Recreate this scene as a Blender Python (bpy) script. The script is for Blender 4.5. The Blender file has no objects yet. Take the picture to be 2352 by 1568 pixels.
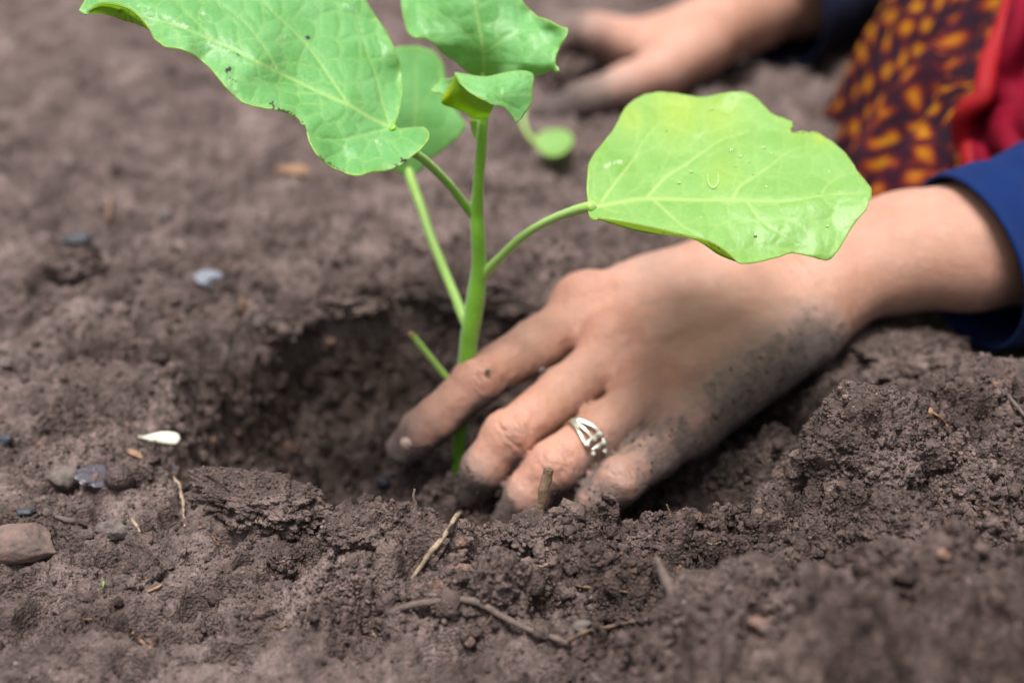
import bpy, bmesh, math, random
import numpy as np
from mathutils import Vector, Matrix, geometry
from mathutils.bvhtree import BVHTree
C = bpy.context.scene
rad = math.radians

# ------------------------------------------------------------------ camera, light, exposure
CAMH = 0.245
cam_d = bpy.data.cameras.new('camera')
cam = bpy.data.objects.new('camera', cam_d)
C.collection.objects.link(cam)
cam.location = (0, 0, CAMH)
cam.rotation_euler = (rad(90 - 25), 0, 0)
cam_d.lens = 50; cam_d.sensor_width = 36
cam_d.clip_start = 0.005; cam_d.clip_end = 400
cam_d.dof.use_dof = True
cam_d.dof.focus_distance = 0.437
cam_d.dof.aperture_fstop = 6.0
cam_d.dof.aperture_blades = 0
C.camera = cam

SUN_EL, SUN_AZ = 77, 205          # azimuth measured from +Y (ahead of camera) towards +X
w = bpy.data.worlds.new('World'); C.world = w; w.use_nodes = True
nt = w.node_tree; nt.nodes.clear()
sky = nt.nodes.new('ShaderNodeTexSky'); sky.sky_type = 'NISHITA'; sky.sun_disc = False
sky.sun_elevation = rad(SUN_EL); sky.sun_rotation = rad(SUN_AZ)
sky.dust_density = 4.0; sky.air_density = 1.0
hs = nt.nodes.new('ShaderNodeHueSaturation'); hs.inputs['Saturation'].default_value = 0.22
bg = nt.nodes.new('ShaderNodeBackground'); bg.inputs['Strength'].default_value = 0.068
wo = nt.nodes.new('ShaderNodeOutputWorld')
nt.links.new(sky.outputs[0], hs.inputs['Color']); nt.links.new(hs.outputs[0], bg.inputs[0]); nt.links.new(bg.outputs[0], wo.inputs[0])
sd = bpy.data.lights.new('sun', 'SUN'); sd.energy = 2.3; sd.angle = rad(22); sd.color = (1.0, 0.955, 0.90)
sun = bpy.data.objects.new('sun', sd); C.collection.objects.link(sun)
sdir = Vector((math.sin(rad(SUN_AZ)) * math.cos(rad(SUN_EL)), math.cos(rad(SUN_AZ)) * math.cos(rad(SUN_EL)), math.sin(rad(SUN_EL))))
sun.rotation_euler = sdir.to_track_quat('Z', 'Y').to_euler()
C.view_settings.view_transform = 'Standard'; C.view_settings.look = 'None'
C.view_settings.exposure = 1.55; C.view_settings.gamma = 1
C.cycles.use_denoising = True
C.cycles.max_bounces = 8

rng = np.random.default_rng(7)
FPX = 3267.0
CA, SA = math.cos(rad(25)), math.sin(rad(25))

def P(px, py, d):
    """design grid: pixel of a 2352 px wide sketch + distance -> world metres"""
    a = (px - 1176) / FPX * d; u = (784 - py) / FPX * d
    return np.array([a, d * CA + u * SA, CAMH - d * SA + u * CA])

def PV(px, py, d):
    px = np.asarray(px, float); py = np.asarray(py, float); d = np.asarray(d, float)
    a = (px - 1176) / FPX * d; u = (784 - py) / FPX * d
    return np.stack([a, d * CA + u * SA, CAMH - d * SA + u * CA], -1)

def GP(px, py, z=0.0):
    t = (784 - py) / FPX
    d = (CAMH - z) / (SA - t * CA)
    return P(px, py, d)

# ------------------------------------------------------------------ numpy noise
def _h(ix, iy, iz, s):
    a = (ix.astype(np.int64) * 374761393 + iy.astype(np.int64) * 668265263 + iz.astype(np.int64) * 2147483647 + s * 1274126177) & 0xFFFFFFFF
    a = ((a ^ (a >> 13)) * 1274126177) & 0xFFFFFFFF
    a = ((a ^ (a >> 16)) * 2246822519) & 0xFFFFFFFF
    a = a ^ (a >> 15)
    return a.astype(np.float32) / np.float32(4294967296.0)

def vnoise(p, s=0):
    """value noise 3D in -1..1"""
    i = np.floor(p); f = (p - i).astype(np.float32); i = i.astype(np.int64)
    f = f * f * f * (f * (f * 6 - 15) + 10)
    r = 0
    for dx in (0, 1):
        wx = f[:, 0] if dx else 1 - f[:, 0]
        for dy in (0, 1):
            wy = f[:, 1] if dy else 1 - f[:, 1]
            for dz in (0, 1):
                wz = f[:, 2] if dz else 1 - f[:, 2]
                r = r + wx * wy * wz * _h(i[:, 0] + dx, i[:, 1] + dy, i[:, 2] + dz, s)
    return r * 2 - 1

def vnoise2(x, y, s=0):
    ix = np.floor(x); iy = np.floor(y); fx = (x - ix).astype(np.float32); fy = (y - iy).astype(np.float32)
    ix = ix.astype(np.int64); iy = iy.astype(np.int64); z = np.zeros_like(ix)
    fx = fx * fx * fx * (fx * (fx * 6 - 15) + 10); fy = fy * fy * fy * (fy * (fy * 6 - 15) + 10)
    a = _h(ix, iy, z, s); b = _h(ix + 1, iy, z, s); c = _h(ix, iy + 1, z, s); d = _h(ix + 1, iy + 1, z, s)
    return ((a * (1 - fx) + b * fx) * (1 - fy) + (c * (1 - fx) + d * fx) * fy) * 2 - 1

def fbm2(x, y, o=4, s=0, g=0.5, rot=True):
    r = 0; a = 1; n = 0
    for k in range(o):
        r = r + a * vnoise2(x, y, s + k * 17); n += a
        x, y = (x * 1.62 - y * 1.18) + 3.7, (x * 1.18 + y * 1.62) - 9.1
        a *= g
    return r / n

def fbm3(p, o=4, s=0, g=0.5):
    r = 0; a = 1; n = 0
    for k in range(o):
        r = r + a * vnoise(p, s + k * 31); n += a; p = p * 2.03 + 5.3; a *= g
    return r / n

def lumps2(x, y, cell, s=0, rlo=0.4, rhi=0.85):
    """union of round clods scattered on a jittered lattice, 0..1"""
    X = x / cell; Y = y / cell
    ix = np.floor(X).astype(np.int64); iy = np.floor(Y).astype(np.int64); z = np.zeros_like(ix)
    out = np.zeros_like(X, dtype=np.float32)
    for dx in (-1, 0, 1):
        for dy in (-1, 0, 1):
            cx = ix + dx; cy = iy + dy
            jx = _h(cx, cy, z, s); jy = _h(cx, cy, z + 1, s); jr = _h(cx, cy, z + 2, s); jh = _h(cx, cy, z + 3, s)
            R = rlo + (rhi - rlo) * jr
            d2 = ((cx + jx - X) ** 2 + (cy + jy - Y) ** 2) / (R * R)
            v = (0.3 + 0.7 * jh) * np.sqrt(np.clip(1 - d2, 0, None))
            out = np.maximum(out, v)
    return out

def sstep(a, b, x):
    t = np.clip((x - a) / (b - a), 0, 1); return t * t * (3 - 2 * t)

# ------------------------------------------------------------------ object helpers
def tag(o, label=None, cat=None, group=None, kind=None):
    if label: o['label'] = label
    if cat: o['category'] = cat
    if group: o['group'] = group
    if kind: o['kind'] = kind
    return o

def mesh_np(name, V, F, mat, parent=None, smooth=True, attrs=None, loc=None, quads=None):
    V = np.asarray(V, dtype=np.float32)
    me = bpy.data.meshes.new(name)
    if loc is not None: V = V - np.asarray(loc, dtype=np.float32)
    nf = []
    loops = []; starts = []; n = 0
    if isinstance(F, np.ndarray): F = [F]
    if len(F) and isinstance(F[0], np.ndarray):
        for arr in F:
            if not len(arr): continue
            k = arr.shape[1]; loops.append(arr.reshape(-1)); starts.append(n + np.arange(len(arr)) * k); n += arr.size
        loops = np.concatenate(loops).astype(np.int32); starts = np.concatenate(starts).astype(np.int32)
        me.vertices.add(len(V)); me.vertices.foreach_set('co', V.reshape(-1))
        me.loops.add(len(loops)); me.loops.foreach_set('vertex_index', loops)
        me.polygons.add(len(starts)); me.polygons.foreach_set('loop_start', starts)
        me.update(calc_edges=True); me.validate()
    else:
        me.from_pydata([tuple(map(float, v)) for v in V], [], [tuple(map(int, f)) for f in F]); me.update()
    if smooth: me.polygons.foreach_set('use_smooth', np.ones(len(me.polygons), dtype=bool))
    if attrs:
        for k, a in attrs.items():
            a = np.asarray(a, dtype=np.float32)
            if a.ndim == 1:
                at = me.attributes.new(k, 'FLOAT', 'POINT'); at.data.foreach_set('value', a)
            else:
                at = me.attributes.new(k, 'FLOAT_VECTOR', 'POINT'); at.data.foreach_set('vector', a.reshape(-1))
    if mat: me.materials.append(mat)
    o = bpy.data.objects.new(name, me); C.collection.objects.link(o)
    if parent is not None:
        o.parent = parent
        o.location = Vector(loc if loc is not None else (0, 0, 0)) - parent.location
    elif loc is not None: o.location = loc
    return o

def empty(name, loc=(0, 0, 0)):
    o = bpy.data.objects.new(name, None); C.collection.objects.link(o); o.location = loc; o.empty_display_size = 0.01
    return o

# ------------------------------------------------------------------ node helper
class M:
    def __init__(s, name):
        s.m = bpy.data.materials.new(name); s.m.use_nodes = True; s.t = s.m.node_tree; s.t.nodes.clear()
        s.out = s.t.nodes.new('ShaderNodeOutputMaterial')
        s.b = s.t.nodes.new('ShaderNodeBsdfPrincipled'); s.t.links.new(s.b.outputs[0], s.out.inputs[0])
        s.obj = s.t.nodes.new('ShaderNodeTexCoord').outputs['Object']
    def N(s, typ, **k):
        n = s.t.nodes.new(typ)
        for a, v in k.items(): setattr(n, a, v)
        return n
    def L(s, a, b): s.t.links.new(a, b)
    def setv(s, inp, v):
        if hasattr(v, 'is_linked') or isinstance(v, bpy.types.NodeSocket): s.L(v, inp)
        else: inp.default_value = v
    def attr(s, name, vec=False):
        n = s.N('ShaderNodeAttribute', attribute_name=name); return n.outputs['Vector' if vec else 'Fac']
    def noise(s, scale, detail=4, rough=0.55, vec=None, dist=0.0):
        n = s.N('ShaderNodeTexNoise'); n.inputs['Scale'].default_value = scale; n.inputs['Detail'].default_value = detail
        n.inputs['Roughness'].default_value = rough; n.inputs['Distortion'].default_value = dist
        s.L(vec or s.obj, n.inputs['Vector']); return n.outputs['Fac']
    def voro(s, scale, feature='F1', out='Distance', vec=None, rnd=1.0):
        n = s.N('ShaderNodeTexVoronoi', feature=feature); n.inputs['Scale'].default_value = scale
        n.inputs['Randomness'].default_value = rnd
        s.L(vec or s.obj, n.inputs['Vector']); return n.outputs[out]
    def ramp(s, fac, stops, interp='LINEAR'):
        n = s.N('ShaderNodeValToRGB'); r = n.color_ramp; r.interpolation = interp
        while len(r.elements) > 1: r.elements.remove(r.elements[-1])
        r.elements[0].position = stops[0][0]; r.elements[0].color = col(stops[0][1])
        for p, c in stops[1:]:
            e = r.elements.new(p); e.color = col(c)
        s.L(fac, n.inputs[0]); return n.outputs[0]
    def mix(s, f, a, b, mode='MIX'):
        n = s.N('ShaderNodeMix', data_type='RGBA', blend_type=mode)
        s.setv(n.inputs[0], f)
        s.setv(n.inputs[6], a if not isinstance(a, (tuple, float, int)) else col(a)); s.setv(n.inputs[7], b if not isinstance(b, (tuple, float, int)) else col(b))
        return n.outputs[2]
    def math(s, op, a, b=0.0, c=None, clamp=False):
        n = s.N('ShaderNodeMath', operation=op, use_clamp=clamp); s.setv(n.inputs[0], a); s.setv(n.inputs[1], b)
        if c is not None: s.setv(n.inputs[2], c)
        return n.outputs[0]
    def bump(s, h, dist=0.001, strength=1.0, normal=None):
        n = s.N('ShaderNodeBump'); n.inputs['Distance'].default_value = dist; n.inputs['Strength'].default_value = strength
        s.L(h, n.inputs['Height'])
        if normal is not None: s.L(normal, n.inputs['Normal'])
        return n.outputs[0]
    def base(s, c): s.setv(s.b.inputs['Base Color'], c if not isinstance(c, tuple) else col(c))
    def rough(s, v): s.setv(s.b.inputs['Roughness'], v)

def col(c):
    if isinstance(c, (int, float)): return (c, c, c, 1)
    return tuple(c) + (1,) if len(c) == 3 else tuple(c)

def lin(r, g, b):
    f = lambda v: (v / 255 / 12.92) if v <= 10 else ((v / 255 + 0.055) / 1.055) ** 2.4
    return (f(r), f(g), f(b))

# ------------------------------------------------------------------ soil material
def soil_material(name, crumb=False):
    m = M(name)
    n1 = m.noise(28, 5, 0.6); n2 = m.noise(240, 5, 0.65); n3 = m.noise(1500, 3, 0.6)
    c = m.ramp(n1, [(0.32, (0.046, 0.034, 0.031)), (0.5, (0.084, 0.063, 0.059)), (0.68, (0.145, 0.112, 0.106))])
    f = m.ramp(n2, [(0.28, (0.50, 0.49, 0.48)), (0.5, (0.98, 0.97, 0.96)), (0.72, (1.50, 1.45, 1.41))])
    c = m.mix(1.0, c, f, 'MULTIPLY')
    g = m.ramp(n3, [(0.3, 0.72), (0.6, 1.2)])
    c = m.mix(1.0, c, g, 'MULTIPLY')
    if crumb:
        t = m.attr('tone')
        k = m.ramp(t, [(0.0, (0.66, 0.64, 0.63)), (0.6, (1.05, 1.02, 1.0)), (0.97, (1.25, 1.2, 1.15)), (0.993, (1.7, 1.3, 1.05)), (1.0, (2.2, 1.9, 1.6))])
        c = m.mix(1.0, c, k, 'MULTIPLY')
    else:
        lo = m.attr('loose')
        k = m.ramp(lo, [(0.0, (1.26, 1.25, 1.25)), (1.0, (0.90, 0.86, 0.83))])
        c = m.mix(1.0, c, k, 'MULTIPLY')
        v = m.voro(430, out='Distance'); vc = m.voro(430, out='Color')
        sp = m.math('MULTIPLY', m.math('LESS_THAN', v, 0.26), m.ramp(vc, [(0.72, 0.0), (0.74, 0.75)], 'CONSTANT'))
        spc = m.ramp(m.voro(430, out='Color'), [(0.0, (0.26, 0.15, 0.09)), (0.5, (0.30, 0.22, 0.17)), (0.8, (0.05, 0.045, 0.05)), (1.0, (0.34, 0.28, 0.24))])
        c = m.mix(sp, c, spc)
    m.base(c); m.rough(m.ramp(n2, [(0.3, 0.95), (0.8, 0.72)]))
    m.b.inputs['Specular IOR Level'].default_value = 0.12
    h = m.math('ADD', m.math('MULTIPLY', m.noise(700, 5, 0.7), 1.0), m.math('MULTIPLY', m.voro(900), 0.7))
    m.L(m.bump(h, 0.0012, 1.0), m.b.inputs['Normal'])
    return m.m
SOIL = soil_material('soil'); CRUMB = soil_material('soil_crumb', True)

# ------------------------------------------------------------------ ground sheet
def gauss(x, y, cx, cy, sx, sy, a=0.0):
    dx = x - cx; dy = y - cy
    if a: ca, sa = math.cos(a), math.sin(a); dx, dy = dx * ca + dy * sa, -dx * sa + dy * ca
    return np.exp(-0.5 * ((dx / sx) ** 2 + (dy / sy) ** 2))

def fields(x, y):
    wx = x + 0.015 * fbm2(x * 26, y * 26, 4, 5); wy = y + 0.013 * fbm2(x * 26 + 40, y * 26, 4, 6)
    # the hole
    e = ((np.abs((wx + 0.004) / 0.128)) ** 2.4 + (np.abs((wy - 0.480) / 0.094)) ** 2.4) ** (1 / 2.4)
    hole = sstep(1.04, 0.80, e) * (1 - 0.72 * sstep(0.040, 0.095, wx) * sstep(.50, .45, wy))
    deep = 0.036 + 0.016 * gauss(x, y, -0.085, 0.505, 0.028, 0.035) + 0.012 * gauss(x, y, 0.05, 0.545, 0.06, 0.02) - 0.007 * gauss(x, y, -0.036, 0.488, 0.014, 0.014) - 0.006 * gauss(x, y, 0.0, 0.47, 0.03, 0.02)
    # front ridge
    rx = sstep(-0.075, -0.045, wx) * sstep(0.26, 0.13, wx)
    ridge = 0.0125 * rx * np.exp(-0.5 * ((wy - 0.366 - 0.02 * wx) / np.where(wy > 0.368, 0.013, 0.026)) ** 2)
    mound = (0.028 * gauss(wx, wy, 0.190, 0.422, 0.046, 0.033) + 0.015 * gauss(wx, wy, 0.122, 0.415, 0.026, 0.030)
             + 0.009 * gauss(wx, wy, 0.128, 0.562, 0.034, 0.020) - 0.006 * gauss(wx, wy, 0.22, 0.54, 0.04, 0.03)
             + 0.046 * gauss(wx, wy, 0.078, 0.288, 0.034, 0.020) + 0.036 * gauss(wx, wy, 0.145, 0.30, 0.04, 0.028)
             + 0.012 * gauss(wx, wy, 0.02, 0.262, 0.05, 0.02) + 0.007 * gauss(wx, wy, 0.24, 0.36, 0.05, 0.05)
             + 0.010 * gauss(wx, wy, -0.066, 0.405, 0.030, 0.014, -0.5))
    rim = 0.007 * gauss(wx, wy, -0.01, 0.605, 0.10, 0.022) + 0.006 * gauss(wx, wy, -0.14, 0.52, 0.03, 0.05)
    far = 0.007 * fbm2(x * 7, y * 7, 3, 11) * sstep(0.55, 0.9, y) + 0.022 * fbm2(x * 1.3, y * 1.3, 3, 12) * sstep(1.6, 4, np.abs(y) + np.abs(x))
    h = ridge + mound + rim + far
    h = h * (1 - 0.75 * hole) - deep * hole + (0.012 * fbm2(x * 24, y * 34, 3, 14) + 0.007 * lumps2(x, y, 0.035, 15)) * sstep(0.52, 0.7, y)
    loose = np.clip(sstep(0.1, 0.5, hole) * 0.9 + sstep(0.002, 0.010, ridge + mound) + 0.6 * rim / 0.007 * 0.5, 0, 1)
    return h, loose, hole

def ground_height(x, y, fine=True):
    h, L, hole = fields(x, y)
    near = 1 - sstep(1.0, 1.8, y)
    w1 = 0.004 * fbm2(x * 70, y * 70, 2, 21); w2 = 0.004 * fbm2(x * 70 + 9, y * 70 + 4, 2, 22)
    X = x + w1; Y = y + w2
    w3 = 0.0011 * fbm2(x * 330, y * 330, 2, 23); w4 = 0.0011 * fbm2(x * 330 + 7, y * 330, 2, 24); X = X + w3; Y = Y + w4
    A = 0.48 + 0.52 * L
    h = h - 0.0035 - 0.0080 * L
    h = h + 0.0115 * (L * 0.85 + 0.15) * lumps2(X, Y, 0.021, 31) + 0.0076 * (L * 0.60 + 0.40) * lumps2(X * 1.1, Y, 0.0105, 32)
    h = h + A * (0.0034 * lumps2(X, Y, 0.0056, 33) + 0.0026 * fbm2(x * 95, y * 95, 3, 34))
    # dents and cracks in the trodden, drier crust
    pit = sstep(0.10, 0.45, fbm2(x * 66, y * 84, 3, 41)); h = h - 0.0080 * pit * (1 - 0.5 * L)
    pit2 = sstep(0.15, 0.45, fbm2(x * 190, y * 230, 3, 43)); h = h - 0.0026 * pit2 * (1 - 0.5 * L)
    h = h + (1 - L) * 0.0028 * fbm2(x * 38, y * 46, 4, 42)
    cav = sstep(0.02, 0.42, fbm2(x * 105 + 3, y * 120, 3, 61)); h = h - (0.2 + L) * 0.0062 * cav + L * 0.0030 * fbm2(x * 60, y * 66, 2, 62)
    if fine:
        h = h + near * A * (0.0014 * lumps2(X, Y, 0.0026, 35) + 0.0016 * fbm2(x * 420, y * 420, 3, 36) + 0.0006 * lumps2(x, y, 0.0014, 37))
    return h, L

def grow(start, step0, stop, g):
    out = []; v = start; s = step0
    while v < stop: v += s; s *= g; out.append(v)
    return out
xs_in = np.arange(-0.30, 0.3001, 0.00070)
xr = [0.3]; st = 0.0007
while xr[-1] < 0.55: xr.append(xr[-1] + min(st, 0.0022)); st *= 1.012
xr2 = grow(xr[-1], 0.0022, 60, 1.09)
xp = np.array(xr[1:] + xr2)
XS = np.concatenate([-xp[::-1], xs_in, xp])
ys = [0.232]
while ys[-1] < 1.35:
    y = ys[-1]; ys.append(y + (0.00062 if y < 0.6 else min(0.00062 + (y - 0.6) * 0.0052, 0.0035)))
ys2 = grow(ys[-1], 0.0035, 90, 1.08)
yb = [0.232 - v for v in grow(0.0, 0.0009, 5, 1.06)]
YS = np.array(yb[::-1] + ys + ys2)
GX, GY = np.meshgrid(XS, YS)
gx = GX.ravel(); gy = GY.ravel()
gh = np.zeros_like(gx); gl = np.zeros_like(gx)
for k in range(0, len(gx), 400000):
    sl = slice(k, k + 400000); gh[sl], gl[sl] = ground_height(gx[sl], gy[sl])
NX, NY = len(XS), len(YS)
HG = gh.reshape(NY, NX)
dzx = np.gradient(HG, XS, axis=1); dzy = np.gradient(HG, YS, axis=0)
nrm = np.stack([-dzx, -dzy, np.ones_like(HG)], -1); nrm /= np.linalg.norm(nrm, axis=-1, keepdims=True)
V = np.stack([gx, gy, gh], -1)
nr = nrm.reshape(-1, 3)
act = (np.abs(gx) < 0.5) & (gy > 0.25) & (gy < 1.1)
idx = np.where(act)[0]
q = V[idx]
disp = 0.0010 * vnoise(q / 0.0032, 51) + 0.0007 * vnoise(q / 0.0016, 52)
disp *= (0.35 + 0.65 * gl[idx])
slope = 1 - nr[idx, 2]
V[idx] += nr[idx] * (disp * (0.5 + 1.0 * slope))[:, None]
ii = (np.arange(NY - 1)[:, None] * NX + np.arange(NX - 1)[None, :]).ravel()
F = np.stack([ii, ii + 1, ii + NX + 1, ii + NX], -1)
ground = mesh_np('ground', V, F, SOIL, attrs={'loose': gl})
tag(ground, kind='structure')
Hs = V[:, 2].reshape(NY, NX)

def gz(x, y):
    x = np.atleast_1d(x); y = np.atleast_1d(y)
    i = np.clip(np.searchsorted(XS, x) - 1, 0, NX - 2); j = np.clip(np.searchsorted(YS, y) - 1, 0, NY - 2)
    fx = (x - XS[i]) / (XS[i + 1] - XS[i]); fy = (y - YS[j]) / (YS[j + 1] - YS[j])
    return (Hs[j, i] * (1 - fx) + Hs[j, i + 1] * fx) * (1 - fy) + (Hs[j + 1, i] * (1 - fx) + Hs[j + 1, i + 1] * fx) * fy

def hit(px, py):
    """where the line through a sketch pixel meets the soil"""
    d = np.linspace(0.3, 2.2, 1900); q = PV(np.full_like(d, px), np.full_like(d, py), d)
    z = gz(q[:, 0], q[:, 1]); k = np.argmax(q[:, 2] < z)
    return q[k], d[k]

# ------------------------------------------------------------------ soil crumbs (uncountable)
def ico(sub):
    bm = bmesh.new(); bmesh.ops.create_icosphere(bm, subdivisions=sub, radius=1.0)
    v = np.array([x.co[:] for x in bm.verts]); f = np.array([[a.index for a in x.verts] for x in bm.faces]); bm.free()
    return v, f

def scatter(n, smin, smax, area, sub, seed, bias):
    r = np.random.default_rng(seed)
    x = r.uniform(area[0], area[1], n * 3); y = r.uniform(area[2], area[3], n * 3)
    _, L, _ = fields(x, y)
    cl = sstep(-0.35, 0.5, fbm2(x * 60, y * 60, 3, 77))
    keep = r.random(n * 3) < (bias + (1 - bias) * L) * (0.25 + 0.75 * cl)
    x = x[keep][:n]; y = y[keep][:n]; n = len(x)
    s = smin * (smax / smin) ** (r.random(n) ** 2.2)
    v, f = ico(sub); k = len(v)
    ang = r.uniform(0, 2 * math.pi, (n, 3))
    ca, sa = np.cos(ang), np.sin(ang)
    R = np.zeros((n, 3, 3))
    R[:, 0, 0] = ca[:, 0] * ca[:, 1]; R[:, 0, 1] = ca[:, 0] * sa[:, 1] * sa[:, 2] - sa[:, 0] * ca[:, 2]; R[:, 0, 2] = ca[:, 0] * sa[:, 1] * ca[:, 2] + sa[:, 0] * sa[:, 2]
    R[:, 1, 0] = sa[:, 0] * ca[:, 1]; R[:, 1, 1] = sa[:, 0] * sa[:, 1] * sa[:, 2] + ca[:, 0] * ca[:, 2]; R[:, 1, 2] = sa[:, 0] * sa[:, 1] * ca[:, 2] - ca[:, 0] * sa[:, 2]
    R[:, 2, 0] = -sa[:, 1]; R[:, 2, 1] = ca[:, 1] * sa[:, 2]; R[:, 2, 2] = ca[:, 1] * ca[:, 2]
    st = r.uniform(0.65, 1.15, (n, 3))
    loc = v[None] * (1 + 0.30 * r.standard_normal((n, k, 1)).clip(-1.3, 1.3)) * st[:, None]
    loc = np.einsum('nij,nkj->nki', R, loc) * s[:, None, None]
    c = np.stack([x, y, gz(x, y) + s * r.uniform(-0.2, 0.55, n)], -1)
    VV = (loc + c[:, None]).reshape(-1, 3)
    FF = (f[None] + (np.arange(n) * k)[:, None, None]).reshape(-1, 3)
    return VV, FF, np.repeat(r.random(n), k)

# ------------------------------------------------------------------ clods of soil
def clod(name, loc, scale, seed, label, rot=0.0, sub=6, rough=0.16, mat=None, point=0.0, group=None, cat='clod'):
    v, f = ico(sub)
    r0 = v.copy()
    q = v * 1.6 + seed * 7.7
    d = 1 + 0.22 * vnoise(q, 1) + 0.14 * vnoise(q * 2.3, 2) + rough * 0.6 * vnoise(q * 4.5, 3) + rough * 0.28 * vnoise(q * 9.5, 4) + rough * 0.22 * vnoise(q * 17, 5) + rough * 0.13 * vnoise(q * 30, 6)
    v = v * d[:, None]
    if point: v[:, 2] += point * np.clip(r0[:, 2], 0, 1) ** 3
    v = v * np.array(scale)
    ca, sa = math.cos(rot), math.sin(rot)
    v = np.stack([v[:, 0] * ca - v[:, 1] * sa, v[:, 0] * sa + v[:, 1] * ca, v[:, 2]], -1)
    o = mesh_np(name, v, f, mat or SOIL, attrs={'loose': np.full(len(v), 0.55)})
    o.location = loc
    tag(o, label, cat, group)
    return o

CG = 'clods of soil lying around the hole'
q = P(1985, 1050, 0.452); clod('soil_clod', q, (0.0215, 0.017, 0.0205), 1, 'large crumbly peaked clod of dark soil right of the ringed hand', 0.2, 7, 0.15, point=0.25, group=CG)
q = P(2265, 1000, 0.500); clod('soil_clod', q, (0.034, 0.030, 0.024), 2, 'broad rough clod of soil at the right edge of the frame', 0.9, 7, 0.13, group=CG)
q, _ = hit(600, 1185); clod('soil_clod', q + [0, 0.004, 0.002], (0.0225, 0.013, 0.0085), 3, 'long flat-lying crumbly clod at the front left edge of the hole', -0.42, 7, 0.20, group=CG)
q, _ = hit(645, 1320); clod('soil_clod', q + [0, 0.003, 0.002], (0.0068, 0.006, 0.0062), 4, 'small rounded soil lump just below the long flat clod', 0.3, 6, 0.10, group=CG)
q, _ = hit(170, 640); clod('soil_clod', q + [0, 0.004, 0.004], (0.013, 0.009, 0.008), 9, 'dark flat-topped clod on the ground at the far left', 0.2, 5, 0.1, group=CG)
q, _ = hit(310, 1330); clod('soil_clod', q + [0, 0.002, -0.001], (0.0085, 0.007, 0.0055), 6, 'smooth flat-faced clod low on the left beside the brick shard', 0.5, 6, 0.06, group=CG)
q, _ = hit(1140, 1350); clod('soil_clod', q + [0, 0.002, 0.001], (0.0085, 0.007, 0.0090), 11, 'upright craggy clod on the front of the ridge right of the pale root', 0.5, 6, 0.18, group=CG)
q, _ = hit(985, 1380); clod('soil_clod', q + [0, 0.002, 0.000], (0.0068, 0.006, 0.0058), 12, 'round clod at the foot of the pale root', 0.1, 6, 0.10, group=CG)
q, _ = hit(1230, 1240); clod('soil_clod', q + [0, 0.003, 0.001], (0.010, 0.008, 0.0052), 13, 'knobbly clod on top of the ridge below the upright twig', 0.8, 6, 0.2, group=CG)
q, _ = hit(860, 1240); clod('soil_clod', q + [0, 0.004, 0.000], (0.015, 0.010, 0.0085), 14, 'large crumbly clod forming the left end of the ridge', 0.3, 6, 0.2, group=CG)
q, _ = hit(1030, 668); clod('soil_clod', q + [0, .002, -.001], (0.026, 0.012, 0.0085), 31, 'long clod hanging over the far rim of the hole behind the stem', 0.05, 6, 0.2, group=CG)
q, _ = hit(800, 690); clod('soil_clod', q + [0, .002, 0.0], (0.017, 0.011, 0.0085), 32, 'lumpy clod on the far rim left of the stem', 0.4, 6, 0.2, group=CG)
q, _ = hit(640, 742); clod('soil_clod', q + [0, .002, 0.0], (0.014, 0.011, 0.0075), 33, 'clod on the far left corner of the hole', -0.4, 6, 0.2, group=CG)
q, _ = hit(1560, 640) if False else hit(1215, 700); clod('soil_clod', q + [0, .002, -.001], (0.013, 0.010, 0.0065), 34, 'low clod on the far rim just above the index finger', 0.4, 6, 0.2, group=CG)
q = P(1700, 1370, 0.372); clod('soil_clod', q + [0, 0.0, -0.003], (0.020, 0.014, 0.011), 16, 'blurred round clod nearest the lens at lower right', 0.3, 6, 0.14, group=CG)
q = P(2060, 1240, 0.415); clod('soil_clod', q, (0.013, 0.011, 0.013), 17, 'soft lump of soil in front of the large peaked clod', 0.3, 6, 0.15, group=CG)
q = P(2080, 800, 0.56); clod('soil_clod', q + [0, 0, -.004], (0.026, 0.018, 0.010), 18, 'shaded mound of soil beneath the forearm', 0.1, 6, 0.14, group=CG)
# crumbs over the ground and the clods
parts = [scatter(42000, 0.0004, 0.0011, (-0.24, 0.27, 0.29, 0.47), 1, 1, 0.12), scatter(70000, 0.00022, 0.00055, (-0.17, 0.22, 0.33, 0.46), 1, 5, 0.30), scatter(36000, 0.00040, 0.0009, (-0.08, 0.22, 0.33, 0.45), 1, 6, 0.05),
         scatter(9000, 0.0010, 0.0026, (-0.24, 0.27, 0.28, 0.60), 2, 2, 0.05),
         scatter(700, 0.0022, 0.0050, (-0.26, 0.28, 0.28, 0.66), 2, 3, 0.04),
         scatter(16000, 0.0005, 0.0016, (-0.28, 0.28, 0.44, 0.75), 1, 4, 0.15)]
for k_, o in enumerate([o for o in bpy.data.objects if o.name.startswith('soil_clod')]):
    a_ = np.zeros(len(o.data.vertices) * 3); o.data.vertices.foreach_get('co', a_); a_ = a_.reshape(-1, 3)
    r_ = np.random.default_rng(90 + k_); big = np.abs(a_).max(); n_ = int(min(5200, 5.5e6 * big * big))
    pk = a_[r_.integers(0, len(a_), n_ * 2)]; pk = pk[pk[:, 2] > -0.3 * big][:n_] + np.array(o.location)
    cl = vnoise(pk * 260, 9) > -0.25; pk = pk[cl]; n_ = len(pk)
    v_, f_ = ico(1); sz = 0.00030 * (3.4 ** (r_.random(n_) ** 2)); lv = v_[None] * (1 + 0.3 * r_.standard_normal((n_, len(v_), 1)).clip(-1.3, 1.3)) * sz[:, None, None] * r_.uniform(.7, 1.2, (n_, 1, 3))
    parts.append(((lv + pk[:, None]).reshape(-1, 3), (f_[None] + (np.arange(n_) * len(v_))[:, None, None]).reshape(-1, 3), np.repeat(r_.random(n_), len(v_))))
vv, ff, tt = [], [], []; n0 = 0
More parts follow.
